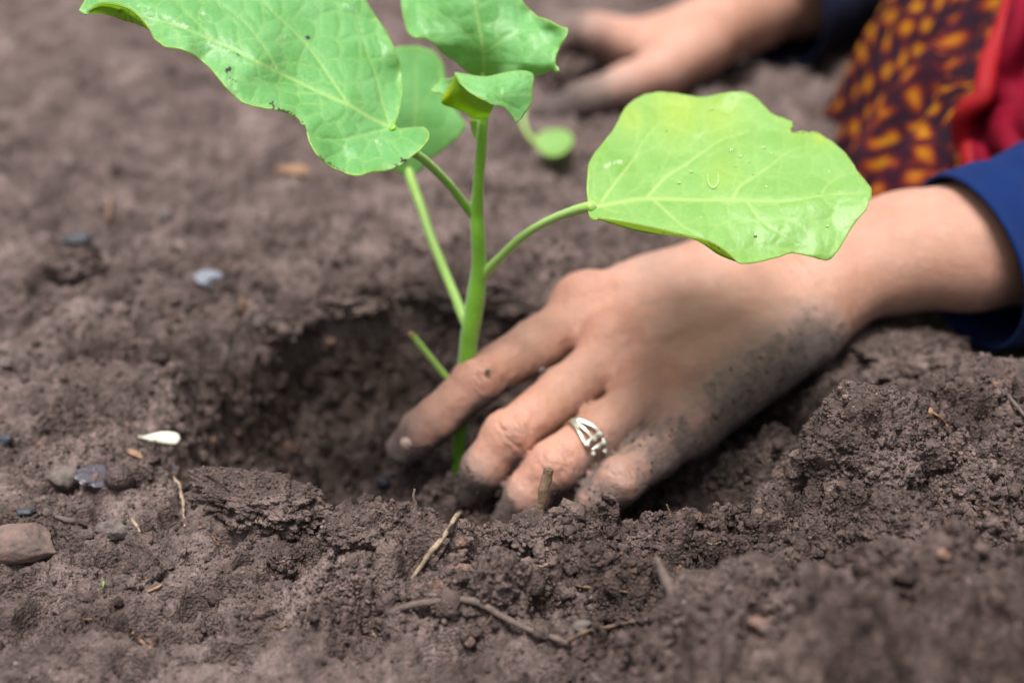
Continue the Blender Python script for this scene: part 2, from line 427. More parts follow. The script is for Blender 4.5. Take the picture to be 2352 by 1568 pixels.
for a, b, c in parts:
    vv.append(a); ff.append(b + n0); tt.append(c); n0 += len(a)
cr = mesh_np('soil_crumbs', np.concatenate(vv), np.concatenate(ff), CRUMB, attrs={'tone': np.concatenate(tt)}, smooth=True)
tag(cr, kind='stuff', label='loose crumbs of dark brown soil strewn over the dug ground', cat='soil')
del vv, ff, tt, parts

# ------------------------------------------------------------------ splines and tubes
def catmull(pts, n=8, closed=False):
    p = np.asarray(pts, float); m = len(p); out = []
    rngk = range(m if closed else m - 1)
    for i in rngk:
        if closed: a, b, c, d = p[(i - 1) % m], p[i], p[(i + 1) % m], p[(i + 2) % m]
        else: a, b, c, d = p[max(i - 1, 0)], p[i], p[i + 1], p[min(i + 2, m - 1)]
        for t in np.arange(n) / n:
            out.append(0.5 * ((2 * b) + (-a + c) * t + (2 * a - 5 * b + 4 * c - d) * t * t + (-a + 3 * b - 3 * c + d) * t ** 3))
    if not closed: out.append(p[-1])
    return np.array(out)

def tube_np(pts, radii, nseg=14, n=8, wob=0.0, seed=0, flat=1.0, caps=True):
    pr = catmull(np.column_stack([pts, radii]), n); p = pr[:, :3]; r = pr[:, 3]
    t = np.gradient(p, axis=0); t /= np.linalg.norm(t, axis=1, keepdims=True) + 1e-12
    up = np.array([0.31, 0.17, 0.93]); V = []; 
    nrm_ = up - t[0] * (up @ t[0]); nrm_ /= np.linalg.norm(nrm_)
    for i in range(len(p)):
        nrm_ = nrm_ - t[i] * (nrm_ @ t[i]); nrm_ /= np.linalg.norm(nrm_); b = np.cross(t[i], nrm_)
        a = np.arange(nseg) / nseg * 2 * math.pi
        V.append(p[i] + r[i] * (np.cos(a)[:, None] * nrm_ + flat * np.sin(a)[:, None] * b))
    V = np.concatenate(V); k = len(p)
    if wob:
        c = np.repeat(p, nseg, axis=0); rr = np.repeat(r, nseg)
        V = c + (V - c) * (1 + wob * vnoise(V / (np.mean(r) * 1.4) + seed * 3.1, seed))[:, None]
    i, j = np.meshgrid(np.arange(k - 1), np.arange(nseg), indexing='ij')
    a = i * nseg + j; b = i * nseg + (j + 1) % nseg
    Q = np.stack([a, b, b + nseg, a + nseg], -1).reshape(-1, 4)
    if caps:
        c0 = len(V); V = np.vstack([V, p[0], p[-1]])
        T = [[c0, (q + 1) % nseg, q] for q in range(nseg)] + [[c0 + 1, (k - 1) * nseg + q, (k - 1) * nseg + (q + 1) % nseg] for q in range(nseg)]
        return V, [Q, np.array(T)]
    return V, [Q]

def rbf(pts, vals, smooth=1e-4):
    pts = np.asarray(pts, float) / 400; vals = np.asarray(vals, float)
    def K(a, b):
        d2 = ((a[:, None] - b[None]) ** 2).sum(-1); return d2 * np.log(d2 + 1e-9) * 0.5
    n = len(pts); A = np.zeros((n + 3, n + 3)); A[:n, :n] = K(pts, pts) + np.eye(n) * smooth
    A[:n, n] = 1; A[:n, n + 1:] = pts; A[n, :n] = 1; A[n + 1:, :n] = pts.T
    s = np.linalg.solve(A, np.concatenate([vals, np.zeros(3)]))
    def f(x):
        x = np.asarray(x, float) / 400; return K(x, pts) @ s[:n] + s[n] + x @ s[n + 1:]
    return f

def seg_dist(p, poly):
    """distance from points to a polyline, and parameter 0..1 along it"""
    best = np.full(len(p), 1e9); par = np.zeros(len(p)); L = np.concatenate([[0], np.cumsum(np.linalg.norm(np.diff(poly, axis=0), axis=1))])
    for i in range(len(poly) - 1):
        a, b = poly[i], poly[i + 1]; ab = b - a; t = np.clip(((p - a) @ ab) / (ab @ ab + 1e-9), 0, 1)
        d = np.linalg.norm(p - (a + t[:, None] * ab), axis=1); m = d < best
        best[m] = d[m]; par[m] = (L[i] + t[m] * (L[i + 1] - L[i])) / L[-1]
    return best, par

def voro2(p, cell, seed):
    X = p / cell; ix = np.floor(X).astype(np.int64); z = np.zeros(len(p), np.int64)
    f1 = np.full(len(p), 9.0); f2 = np.full(len(p), 9.0)
    for dx in (-1, 0, 1):
        for dy in (-1, 0, 1):
            cx = ix[:, 0] + dx; cy = ix[:, 1] + dy
            d = np.hypot(cx + 0.15 + 0.7 * _h(cx, cy, z, seed) - X[:, 0], cy + 0.15 + 0.7 * _h(cx, cy, z + 1, seed) - X[:, 1])
            m = d < f1; f2 = np.where(m, f1, np.minimum(f2, d)); f1 = np.where(m, d, f1)
    return f1, f2

# ------------------------------------------------------------------ plant materials
def leaf_material(name, top, dark, under, thru, vein, rough=0.42, spots=True):
    m = M(name)
    v = m.attr('vein'); c = m.attr('cell'); sp = m.attr('scar'); yl = m.attr('yellow')
    n = m.noise(60, 3)
    g = m.mix(m.ramp(n, [(0.3, 0.0), (0.7, 1.0)]), dark, top)
    g = m.mix(m.math('MULTIPLY', yl, 0.8), g, (0.42, 0.52, 0.06))
    fine = m.ramp(m.noise(900, 3, 0.7), [(0.3, 0.88), (0.7, 1.08)])
    g = m.mix(1.0, g, fine, 'MULTIPLY')
    g = m.mix(m.math('MULTIPLY', v, 0.72), g, vein)
    g = m.mix(sp, g, (0.62, 0.74, 0.52))
    g = m.mix(m.attr('dirt'), g, (0.03, 0.02, 0.02))
    geo = m.N('ShaderNodeNewGeometry')
    # underside paler than the top, its yellow brightened to paint in transmitted light
    isunder = m.attr('under')
    g = m.mix(isunder, g, m.mix(m.math('MULTIPLY', v, 0.5), under, vein))
    m.base(g); m.rough(rough); m.b.inputs['Specular IOR Level'].default_value = 0.5
    m.b.inputs['Sheen Weight'].default_value = 0.22; m.b.inputs['Sheen Roughness'].default_value = 0.4; m.b.inputs['Sheen Tint'].default_value = (.85, 1, .9, 1)
    tr = m.N('ShaderNodeBsdfTranslucent'); m.setv(tr.inputs[0], m.mix(m.attr('dirt'), m.mix(m.math('MULTIPLY', v, 0.35), thru, vein), (0.02, 0.02, 0.01)))
    mx = m.N('ShaderNodeMixShader'); m.L(m.math('MULTIPLY_ADD', isunder, .30, .42), mx.inputs[0])
    m.L(m.b.outputs[0], mx.inputs[1]); m.L(tr.outputs[0], mx.inputs[2]); m.L(mx.outputs[0], m.out.inputs[0])
    h = m.math('ADD', m.math('MULTIPLY', m.noise(2600, 2), 0.6), m.noise(900, 3))
    b = m.bump(h, 0.00025, 0.6); m.L(b, m.b.inputs['Normal'])
    return m.m
LEAFM = leaf_material('eggplant_leaf', (0.165, 0.420, 0.160), (0.100, 0.320, 0.085), (0.62, 0.72, 0.02), (0.44, 0.68, 0.05), (0.42, 0.60, 0.20))
LEAFY = leaf_material('eggplant_leaf_pale', (0.240, 0.460, 0.130), (0.180, 0.390, 0.080), (0.46, 0.56, 0.03), (0.46, 0.62, 0.09), (0.50, 0.64, 0.22), 0.38)

def stem_material(name, a, b):
    m = M(name)
    c = m.mix(m.noise(60, 3), a, b)
    c = m.mix(m.ramp(m.noise(900, 3), [(0.62, 0.0), (0.75, 0.5)]), c, (0.45, 0.6, 0.25))
    m.base(c); m.rough(0.42); m.b.inputs['Subsurface Weight'].default_value = 0.35
    m.b.inputs['Subsurface Radius'].default_value = (0.35, 1.0, 0.08); m.b.inputs['Subsurface Scale'].default_value = 0.004
    m.b.inputs['Sheen Weight'].default_value = 0.3
    m.L(m.bump(m.noise(1500, 3), 0.0002, 0.5), m.b.inputs['Normal'])
    return m.m
STEM = stem_material('green_stem', (0.120, 0.300, 0.008), (0.165, 0.370, 0.012))
STEMP = stem_material('pale_stem', (0.200, 0.360, 0.050), (0.26, 0.42, 0.08))

def leaf(name, parent, mat, outline, depth, veins, holes=0, cell=42, quilt=0.00055, sub=4, step=4.5, folds=(), scars=(), dirts=(), yellows=(), seed=0, thick=0.00035, fine=1.0, ripple=None, label=None, smooth_out=5):
    ol = catmull(outline, smooth_out, True)
    ol = ol + 1.1 * np.stack([vnoise2(ol[:, 0] / 13, ol[:, 1] / 13, seed), vnoise2(ol[:, 0] / 13, ol[:, 1] / 13, seed + 5)], -1)
    x0, y0 = ol.min(0); x1, y1 = ol.max(0)
    r = np.random.default_rng(seed)
    gx_, gy_ = np.meshgrid(np.arange(x0, x1, step), np.arange(y0, y1, step * 0.87)); gx_ = gx_ + (np.arange(gx_.shape[0]) % 2)[:, None] * step / 2
    g = np.stack([gx_.ravel(), gy_.ravel()], -1)
    # point in polygon
    a = ol; b = np.roll(ol, -1, 0); ins = np.zeros(len(g), bool)
    for (ax, ay), (bx, by) in zip(a, b):
        if ay == by: continue
        c = (g[:, 1] > min(ay, by)) & (g[:, 1] <= max(ay, by)); xx = ax + (g[:, 1] - ay) / (by - ay) * (bx - ax); ins ^= c & (g[:, 0] < xx)
    g = g[ins]; dd, _ = seg_dist(g, np.vstack([ol, ol[:1]])); g = g[dd > step * 0.55]
    pts = np.vstack([ol, g]); m = len(ol)
    res = geometry.delaunay_2d_cdt([Vector(p) for p in pts], [(i, (i + 1) % m) for i in range(m)], [], 1, 1e-4)
    co = np.array([v[:] for v in res[0]]); tri = np.array([f for f in res[2] if len(f) == 3])
    D = rbf([(p[0], p[1]) for p in depth], [p[2] for p in depth])
    d = D(co)
    edge, _ = seg_dist(co, np.vstack([ol, ol[:1]]))
    if ripple: d = d + ripple[1] * vnoise2(co[:, 0] / ripple[0], co[:, 1] / ripple[0], seed + 9) * np.exp(-edge / 45)
    W = PV(co[:, 0], co[:, 1], d)
    # normals of the sheet
    def nrmls(W):
        fn = np.cross(W[tri[:, 1]] - W[tri[:, 0]], W[tri[:, 2]] - W[tri[:, 0]]); n_ = np.zeros_like(W)
        for k in range(3): np.add.at(n_, tri[:, k], fn)
        return n_ / (np.linalg.norm(n_, axis=1, keepdims=True) + 1e-12)
    N_ = nrmls(W)
    camdir = np.array([0, 0, CAMH]) - W
    if ((N_ * camdir).sum(1)).mean() < 0: N_ = -N_; tri = tri[:, ::-1]
    vein = np.zeros(len(co)); groove = np.zeros(len(co))
    for vn in veins:
        pl = catmull(np.array(vn[0], float), 6); dist, par = seg_dist(co, pl)
        w_ = vn[1] * (1 - 0.72 * par); amp = vn[2] if len(vn) > 2 else 1.0
        vein = np.maximum(vein, amp * np.exp(-(dist / w_) ** 2) * (1 - 0.35 * par)); groove = np.maximum(groove, amp * np.exp(-(dist / (w_ * 2.6)) ** 2))
    wp = co + 7 * np.stack([vnoise2(co[:, 0] / 30, co[:, 1] / 30, seed + 1), vnoise2(co[:, 0] / 30, co[:, 1] / 30, seed + 2)], -1)
    f1, f2 = voro2(wp, cell, seed + 3); e = (f2 - f1)
    net = np.exp(-(e / 0.07) ** 2); puff = sstep(0, 0.55, e)
    f1b, f2b = voro2(wp, cell * 0.38, seed + 4); eb = f2b - f1b
    vein = np.maximum(vein, 0.42 * fine * net); vein = np.maximum(vein, 0.13 * fine * np.exp(-(eb / 0.10) ** 2))
    edgef = sstep(0, 14, edge)
    W = W + N_ * ((0.38 * quilt * (puff - 0.6) * (1 - groove) * edgef + 0.08 * quilt * sstep(0, 0.5, eb) - quilt * 0.45 * groove * edgef))[:, None]
    scar = np.zeros(len(co)); dirt = np.zeros(len(co)); yel = np.zeros(len(co))
    for s in scars:
        dist, _ = seg_dist(co, np.array(s[0], float)); scar = np.maximum(scar, s[2] * np.exp(-(dist / s[1]) ** 2) * sstep(-0.1, 0.35, vnoise2(co[:, 0] / 5, co[:, 1] / 5, 5)))
    for s in dirts:
        dist, _ = seg_dist(co, np.array(s[0], float)); dirt = np.maximum(dirt, s[2] * (dist < s[1] * (1 + 0.9 * vnoise2(co[:, 0] / 4.5, co[:, 1] / 4.5, 6))))
    for s in yellows: yel = np.maximum(yel, s[3] * np.exp(-((co[:, 0] - s[0]) ** 2 + (co[:, 1] - s[1]) ** 2) / s[2] ** 2))
    yel = np.maximum(yel, 0.35 * np.exp(-edge / 5))
    n = len(co); N_ = nrmls(W)
    if ((N_ * camdir).sum(1)).mean() < 0: N_ = -N_
    Vt = W; Vb = W - N_ * thick; Vv = np.vstack([Vt, Vb]); Ft = tri; Fb = tri[:, ::-1] + n
    ed = {}
    for t in tri:
        for u, v in ((t[0], t[1]), (t[1], t[2]), (t[2], t[0])): ed[(u, v)] = 1
    bd = [(u, v) for (u, v) in ed if (v, u) not in ed]
    Fs = np.array([[v, u, u + n, v + n] for u, v in bd])
    under = np.concatenate([np.zeros(n), np.ones(n)])
    A = {'vein': np.tile(vein, 2), 'cell': np.tile(net, 2), 'scar': np.concatenate([scar, np.zeros(n)]), 'dirt': np.concatenate([dirt, np.zeros(n)]), 'yellow': np.tile(yel, 2), 'under': under}
    tris = [Ft, Fb]; off = 2 * n; VV = [Vv]; quads = [Fs]
    for (pa, da, pb, db) in folds:                       # rolled margin whose underside shows
        ea = catmull(np.column_stack([pa, da]), 8); eb_ = catmull(np.column_stack([pb, db]), 8)
        k = 60; ta = np.linspace(0, 1, k)
        def rs(e): s = np.concatenate([[0], np.cumsum(np.linalg.norm(np.diff(e[:, :2], axis=0), axis=1))]); s /= s[-1]; return np.stack([np.interp(ta, s, e[:, j]) for j in range(3)], -1)
        ea, eb_ = rs(ea), rs(eb_); mrow = 9; rows = []
        for j in range(mrow):
            t = j / (mrow - 1); q_ = ea * (1 - t) + eb_ * t; w3 = PV(q_[:, 0], q_[:, 1], q_[:, 2] + 0.0022 * math.sin(t * math.pi)); rows.append(w3)
        R0 = np.concatenate(rows); nn = np.cross(rows[1] - rows[0], np.gradient(rows[0], axis=0)); nn /= np.linalg.norm(nn, axis=1, keepdims=True) + 1e-12
        cd = np.array([0, 0, CAMH]) - rows[0]; sg = np.sign((nn * cd).sum(1).mean()); nn = nn * sg
        R1 = R0 - np.tile(nn, (mrow, 1)) * thick
        i, j = np.meshgrid(np.arange(mrow - 1), np.arange(k - 1), indexing='ij'); a_ = (i * k + j).ravel()
        Qa = np.stack([a_, a_ + 1, a_ + k + 1, a_ + k], -1); nk = mrow * k
        rim_ = np.concatenate([np.stack([np.arange(k - 1), np.arange(1, k), np.arange(1, k) + nk, np.arange(k - 1) + nk], -1), (mrow - 1) * k + np.stack([np.arange(k - 1), np.arange(1, k), np.arange(1, k) + nk, np.arange(k - 1) + nk], -1)])
        quads += [Qa + off, Qa[:, ::-1] + nk + off, rim_ + off]; VV += [R0, R1]; off += 2 * nk
        z = np.zeros(2 * nk); A['under'] = np.concatenate([A['under'], np.ones(nk), np.zeros(nk)])
        vv_ = 0.25 * np.clip(vnoise(R0 * 300, 4), 0, 1); A['vein'] = np.concatenate([A['vein'], vv_, vv_])
        dk = (vnoise(R0 * 900, 8) > 0.45) * (np.tile(ta, mrow) > 0.45) * 0.8 * (1 if dirts else 0)
        A['dirt'] = np.concatenate([A['dirt'], dk, 0 * dk])
        for kk in ('cell', 'scar', 'yellow'): A[kk] = np.concatenate([A[kk], z])
    o = mesh_np(name, np.vstack(VV), [np.vstack(tris), np.vstack(quads)], mat, parent, attrs=A)
    if label: o['label'] = label
    return o, D

# ------------------------------------------------------------------ the eggplant seedling
base = P(1046, 1075, 0.548)
plant = empty('eggplant_seedling', base)
tag(plant, 'young eggplant seedling with broad green leaves held in the hole by a hand', 'seedling')
def ptube(name, px, r, mat, n=8, **k):
    p = [P(*q) for q in px]; v, f = tube_np(p, r, 18, n, **k); return mesh_np(name, v, f, mat, plant)
stm = ptube('stem', [(1040, 1110, .548), (1052, 1040, .546), (1062, 940, .540), (1072, 840, .532), (1080, 760, .526), (1092, 690, .521), (1100, 610, .515), (1098, 540, .509), (1096, 490, .506), (1099, 420, .500), (1106, 340, .495), (1110, 262, .490), (1112, 240, .488)],
            [.0022, .0024, .0029, .0033, .0034, .0034, .0028, .0026, .0024, .00195, .0019, .0018, .0016], STEM, wob=0.05)
ptube('petiole', [(1098, 640, .517), (1118, 622, .515), (1150, 590, .508), (1195, 548, .498), (1240, 518, .488), (1290, 495, .476), (1335, 480, .466), (1362, 474, .461)], [.0022, .0019, .0016, .00155, .0015, .0016, .0018, .0017], STEMP, wob=0.04)
ptube('petiole', [(1098, 505, .507), (1084, 490, .507), (1062, 463, .503), (1035, 428, .496), (1005, 396, .488), (975, 368, .480), (945, 345, .472), (915, 310, .464), (900, 292, .461)], [.0022, .0019, .0016, .0015, .0015, .0015, .0015, .0014, .0013], STEM, wob=0.04)
ptube('petiole', [(1074, 745, .527), (1062, 722, .529), (1045, 680, .533), (1018, 615, .540), (990, 545, .547), (965, 470, .553), (945, 415, .556), (935, 380, .558)], [.0023, .0020, .0018, .0018, .0018, .0018, .0019, .0020], STEMP, wob=0.04)
ptube('petiole', [(1112, 255, .489), (1112, 215, .493), (1111, 185, .494), (1111, 165, .494)], [.0015, .0013, .0013, .0013], STEMP)
o = ptube('leaf_stalk', [(1062, 915, .540), (1045, 890, .538), (1025, 865, .536), (990, 822, .533), (960, 785, .531), (946, 768, .530)], [.0016, .0014, .0012, .00115, .0012, .0011], STEMP, wob=0.06)
o['label'] = 'broken bare stalk with a brown cut tip low on the stem'
cap_v, cap_f = tube_np([P(948, 771, .530), P(941, 763, .5296)], [.00118, .0010], 14, 3, wob=0.2)
mm = M('dry_tip'); mm.base((0.30, 0.19, 0.09)); mm.rough(0.9); DRY = mm.m
mesh_np('cut_tip', cap_v, cap_f, DRY, o).location = (0, 0, 0)
bpy.data.objects['cut_tip'].location = -plant.location - o.location + Vector((0, 0, 0))
# axillary buds
for q, r_ in (((1128, 612, .512), .0011), ((1083, 470, .505), .0010), ((1071, 706, .528), .0011)):
    v, f = ico(3); v = v * r_ * np.array([0.8, 0.8, 1.3]) * (1 + 0.12 * vnoise(v * 3, 3))[:, None] + P(*q); mesh_np('bud', v, f, STEMP, plant)

# big leaf, upper left
A_out = [(186, 14), (182, 26), (196, 33), (206, 30), (222, 14), (243, 8), (290, 18), (322, 42), (342, 66), (352, 86), (380, 106), (415, 113), (450, 130), (484, 158), (520, 203), (545, 228), (578, 243), (615, 250), (645, 254), (676, 268), (700, 295), (712, 330), (735, 362), (770, 388), (815, 402), (850, 396), (893, 391), (925, 375), (960, 348), (981, 325), (984, 303), (972, 291), (940, 293), (905, 292), (916, 262), (925, 205), (917, 140), (892, 82), (855, 25), (812, -40), (740, -120), (640, -170), (520, -180), (400, -150), (300, -100), (230, -45)]
A_dep = [(900, 292, .462), (800, 240, .455), (600, 140, .448), (400, 60, .446), (190, 20, .444), (815, 400, .440), (710, 320, .441), (520, 200, .440), (370, 105, .441), (980, 310, .450), (900, 388, .444), (925, 200, .480), (890, 82, .486), (740, -120, .492), (520, -180, .490), (300, -100, .478), (700, 60, .472), (820, 130, .474), (500, -20, .466), (620, 250, .437), (645, 200, .452), (250, -20, .455)]
A_v = [([(903, 294), (850, 268), (804, 241), (737, 212), (640, 165), (488, 91), (360, 45), (190, 14)], 4.6, 1.0),
       ([(804, 241), (760, 180), (716, 116), (665, 60), (617, 17), (560, -60)], 3.8, .95), ([(898, 290), (880, 235), (862, 166), (848, 135), (835, 90), (815, 20)], 3.4, .9),
       ([(737, 212), (690, 215), (640, 205), (600, 180)], 2.6, .6), ([(900, 294), (850, 305), (790, 320), (740, 318), (715, 310)], 3.2, .8), ([(862, 300), (890, 330), (905, 360)], 2.0, .4),
       ([(640, 165), (610, 110), (560, 50), (500, 0), (470, -60)], 3.0, .75), ([(488, 91), (450, 50), (400, 0), (360, -60)], 2.6, .6), ([(488, 91), (440, 100), (400, 96)], 2.0, .5), ([(640, 165), (580, 180), (540, 176)], 2.2, .5)]
sc = [([(460, 25), (468, 36), (482, 46)], 4, .8), ([(510, 80), (528, 84)], 4, .6), ([(300, 10), (350, 22)], 4, .6), ([(380, 40), (430, 62)], 4, .6), ([(475, 98), (530, 120)], 4, .6), ([(620, 150), (660, 165)], 3, .5), ([(860, 320), (875, 330)], 3, .7), ([(790, 12), (812, 22)], 4, .5), ([(640, 85), (665, 82)], 3, .4), ([(750, 325), (755, 340)], 3, .5)]
dr = [([(519, 166), (527, 158)], 4.5, 1), ([(625, 238), (628, 248)], 4, 1), ([(640, 252), (670, 262), (692, 280)], 2.2, .9), ([(695, 285), (702, 300)], 3.5, 1), ([(708, 84), (710, 86)], 3.6, 1), ([(925, 366), (928, 370)], 5, 1), ([(528, 178), (545, 190)], 1.6, .7), ([(735, 362), (790, 398)], 1.6, .8), ([(545, 124), (548, 126)], 1.8, .8), ([(912, 380), (914, 382)], 2.5, .9)]
leafA, DA = leaf('leaf', plant, LEAFM, A_out, A_dep, A_v, cell=46, quilt=0.0008, scars=sc, dirts=dr, seed=3, ripple=(60, 0.004),
     folds=[([(198, 31), (222, 14), (243, 8), (290, 18), (322, 42), (343, 68)], [.443, .443, .443, .443, .442, .441], [(200, 33), (225, 32), (250, 36), (285, 48), (315, 57), (343, 69)], [.452, .458, .462, .462, .456, .442])],
     label='largest leaf with black specks and a curled margin reaching to the left')
# right leaf
D_out = [(1352, 472), (1349, 440), (1349, 405), (1353, 372), (1372, 344), (1398, 312), (1416, 285), (1432, 252), (1462, 226), (1498, 213), (1540, 212), (1580, 219), (1615, 223), (1655, 215), (1700, 210), (1728, 219), (1752, 240), (1776, 262), (1808, 274), (1824, 284), (1816, 297), (1822, 304), (1842, 301), (1858, 304), (1872, 302), (1905, 321), (1935, 345), (1958, 375), (1975, 400), (1992, 418), (2003, 443), (1990, 478), (1966, 508), (1944, 545), (1925, 578), (1905, 596), (1885, 597), (1855, 588), (1818, 581), (1780, 592), (1740, 601), (1700, 604), (1668, 580), (1630, 558), (1560, 540), (1500, 527), (1440, 512), (1395, 503), (1364, 503), (1353, 492)]
D_dep = [(1352, 475, .462), (1500, 456, .452), (1700, 458, .448), (1880, 452, .446), (2003, 443, .444), (1349, 400, .470), (1416, 285, .486), (1540, 212, .494), (1700, 210, .490), (1824, 284, .478), (1960, 378, .462), (1700, 604, .432), (1560, 540, .436), (1440, 512, .445), (1905, 596, .436), (1800, 560, .436), (1600, 350, .468), (1750, 350, .466), (1965, 510, .441)]
D_v = [([(1352, 476), (1420, 464), (1484, 455), (1600, 458), (1715, 459), (1800, 462), (1900, 447), (2000, 443)], 5.0, 1.0),
       ([(1382, 462), (1420, 410), (1455, 365), (1480, 320), (1514, 285), (1545, 268)], 3.6, .9), ([(1487, 452), (1530, 405), (1575, 378), (1613, 349), (1667, 317), (1720, 305)], 3.8, .9),
       ([(1683, 455), (1702, 425), (1740, 400), (1780, 372), (1801, 354), (1840, 338), (1875, 338)], 3.4, .8), ([(1887, 443), (1905, 420), (1935, 403), (1975, 396)], 2.6, .65),
       ([(1500, 456), (1530, 485), (1570, 521), (1610, 545)], 3.4, .85), ([(1715, 460), (1735, 490), (1765, 520), (1796, 537), (1830, 560)], 3.2, .75), ([(1380, 470), (1410, 486), (1450, 496)], 2.6, .6), ([(1887, 447), (1910, 475), (1940, 490)], 2.2, .5), ([(1352, 476), (1360, 440), (1362, 400), (1366, 370)], 2.4, .5)]
D_dep = [(a_, b_, c_ + .016 * min(1, (a_ - 1340) / 150)) for a_, b_, c_ in D_dep]
leafD, DD = leaf('leaf', plant, LEAFY, D_out, D_dep, D_v, cell=58, quilt=0.0006, seed=13, fine=0.55, yellows=[(1885, 310, 22, .9), (1560, 250, 70, .7), (1450, 270, 40, .6), (1840, 290, 30, .5), (1650, 260, 60, .5), (1660, 400, 40, .35)],
     scars=[([(1390, 383), (1405, 376), (1430, 370)], 4, .8), ([(1585, 330), (1620, 300)], 6, .2)], dirts=[([(1822, 282), (1826, 286)], 2.5, 1), ([(1818, 303), (1850, 306), (1872, 304)], 1.3, .5)], ripple=(70, 0.0025),
     folds=[([(1372, 502), (1440, 512), (1500, 524), (1560, 538), (1630, 556), (1668, 579), (1692, 601)], [.455, .444, .440, .437, .435, .433, .432], [(1374, 504), (1420, 519), (1480, 535), (1540, 541), (1600, 553), (1650, 585), (1692, 602)], [.457, .456, .456, .453, .450, .442, .433])],
     label='pale yellow-green leaf with water drops and a small bite in its edge')
# upper middle leaf
C_out = [(921, -30), (921, 0), (924, 35), (932, 66), (946, 84), (968, 88), (992, 98), (1010, 118), (1030, 133), (1046, 142), (1062, 158), (1082, 170), (1112, 176), (1150, 172), (1200, 173), (1245, 172), (1262, 164), (1280, 165), (1283, 155), (1275, 145), (1284, 112), (1296, 90), (1304, 68), (1284, 60), (1259, 46), (1232, 35), (1205, 10), (1190, -20), (1160, -70), (1100, -120), (1020, -125), (950, -90)]
C_dep = [(1111, 174, .492), (1106, 107, .484), (1090, 0, .482), (1060, -110, .490), (921, 0, .500), (968, 88, .488), (1060, 160, .490), (1304, 68, .476), (1280, 165, .472), (1205, 10, .488), (1200, 140, .478), (1230, 80, .480), (950, -90, .512), (1020, 60, .486)]
C_v = [([(1111, 176), (1108, 107), (1100, 60), (1092, 16), (1080, -40), (1060, -110)], 4.6, 1.0), ([(1107, 120), (1060, 70), (1010, 30), (970, 10)], 3, .6), ([(1108, 125), (1160, 90), (1210, 70), (1270, 66)], 3, .5), ([(1094, 20), (1140, -10), (1190, -20)], 2.4, .5), ([(1110, 150), (1180, 150), (1240, 155)], 2.4, .4)]
leaf('leaf', plant, LEAFM, C_out, C_dep, C_v, cell=44, quilt=0.0006, seed=23, fine=0.6, ripple=(45, 0.004), label='toothed leaf rising out of the top of the frame')
# small young leaf with its underside showing
F_out = [(1045, 166), (1060, 168), (1090, 173), (1120, 175), (1158, 166), (1194, 162), (1215, 165), (1226, 174), (1224, 205), (1220, 236), (1206, 262), (1192, 278), (1183, 279), (1176, 268), (1162, 251), (1145, 244), (1128, 240), (1112, 231), (1092, 221), (1074, 208), (1058, 192), (1048, 180)]
F_dep = [(1045, 168, .476), (1120, 175, .474), (1220, 170, .472), (1220, 236, .470), (1184, 279, .466), (1112, 231, .466), (1060, 192, .470), (1150, 205, .464)]
F_v = [([(1045, 172), (1090, 195), (1140, 215), (1185, 272)], 2.6, .5), ([(1120, 205), (1170, 185), (1215, 180)], 2.2, .4), ([(1150, 222), (1190, 215), (1218, 220)], 2, .4)]
leaf('leaf', plant, LEAFM, F_out, F_dep, F_v, cell=30, quilt=0.0005, seed=33, fine=0.5, step=3.5, label='small folded young leaf with a bright yellow-green underside',
     folds=[([(1046, 172), (1056, 192), (1074, 208), (1092, 221), (1112, 231), (1134, 243)], [.470, .470, .469, .467, .466, .467], [(1026, 205), (1014, 236), (1044, 250), (1068, 260), (1088, 274), (1122, 272)], [.480, .480, .484, .487, .489, .487])])
L_out = [(1046, 176), (1030, 181), (1012, 180), (1006, 190), (992, 202), (990, 208), (997, 213), (1010, 212), (1018, 219), (1028, 214), (1040, 200), (1048, 188)]
leaf('leaflet', plant, LEAFM, L_out, [(1046, 178, .478), (992, 206, .484), (1018, 218, .482), (1012, 181, .486), (1046, 198, .480)], [([(1046, 184), (1020, 196), (994, 207)], 2, .5)], cell=26, quilt=0.0003, seed=43, fine=0.4, step=3)
# rear blurred leaf
E_out = [(905, 112), (930, 106), (962, 107), (990, 115), (1008, 130), (1020, 152), (1024, 195), (1040, 240), (1070, 285), (1062, 305), (1040, 325), (1012, 350), (985, 368), (966, 392), (948, 404), (925, 402), (900, 385), (870, 340), (850, 260), (860, 180), (880, 130)]
E_dep = [(938, 395, .556), (950, 300, .552), (960, 200, .556), (950, 110, .566), (1020, 160, .572), (1068, 288, .560), (1000, 355, .556), (860, 200, .545), (870, 330, .548)]
leaf('leaf', plant, LEAFM, E_out, E_dep, [([(938, 398), (948, 320), (955, 220), (950, 112)], 5, .7), ([(945, 330), (990, 300), (1040, 290)], 3, .5), ([(952, 260), (990, 210), (1010, 160)], 3, .5)], cell=60, quilt=0.0005, seed=53, fine=0.4, step=6, label='out-of-focus leaf behind the largest leaf')
leaf('leaflet', plant, LEAFY, [(1080, 275), (1098, 280), (1106, 310), (1102, 350), (1092, 325), (1083, 300)], [(1088, 276, .494), (1102, 350, .499), (1083, 300, .497), (1106, 310, .497)], [([(1088, 278), (1100, 345)], 2, .5)], cell=30, quilt=0.0002, seed=63, fine=0.3, step=3)

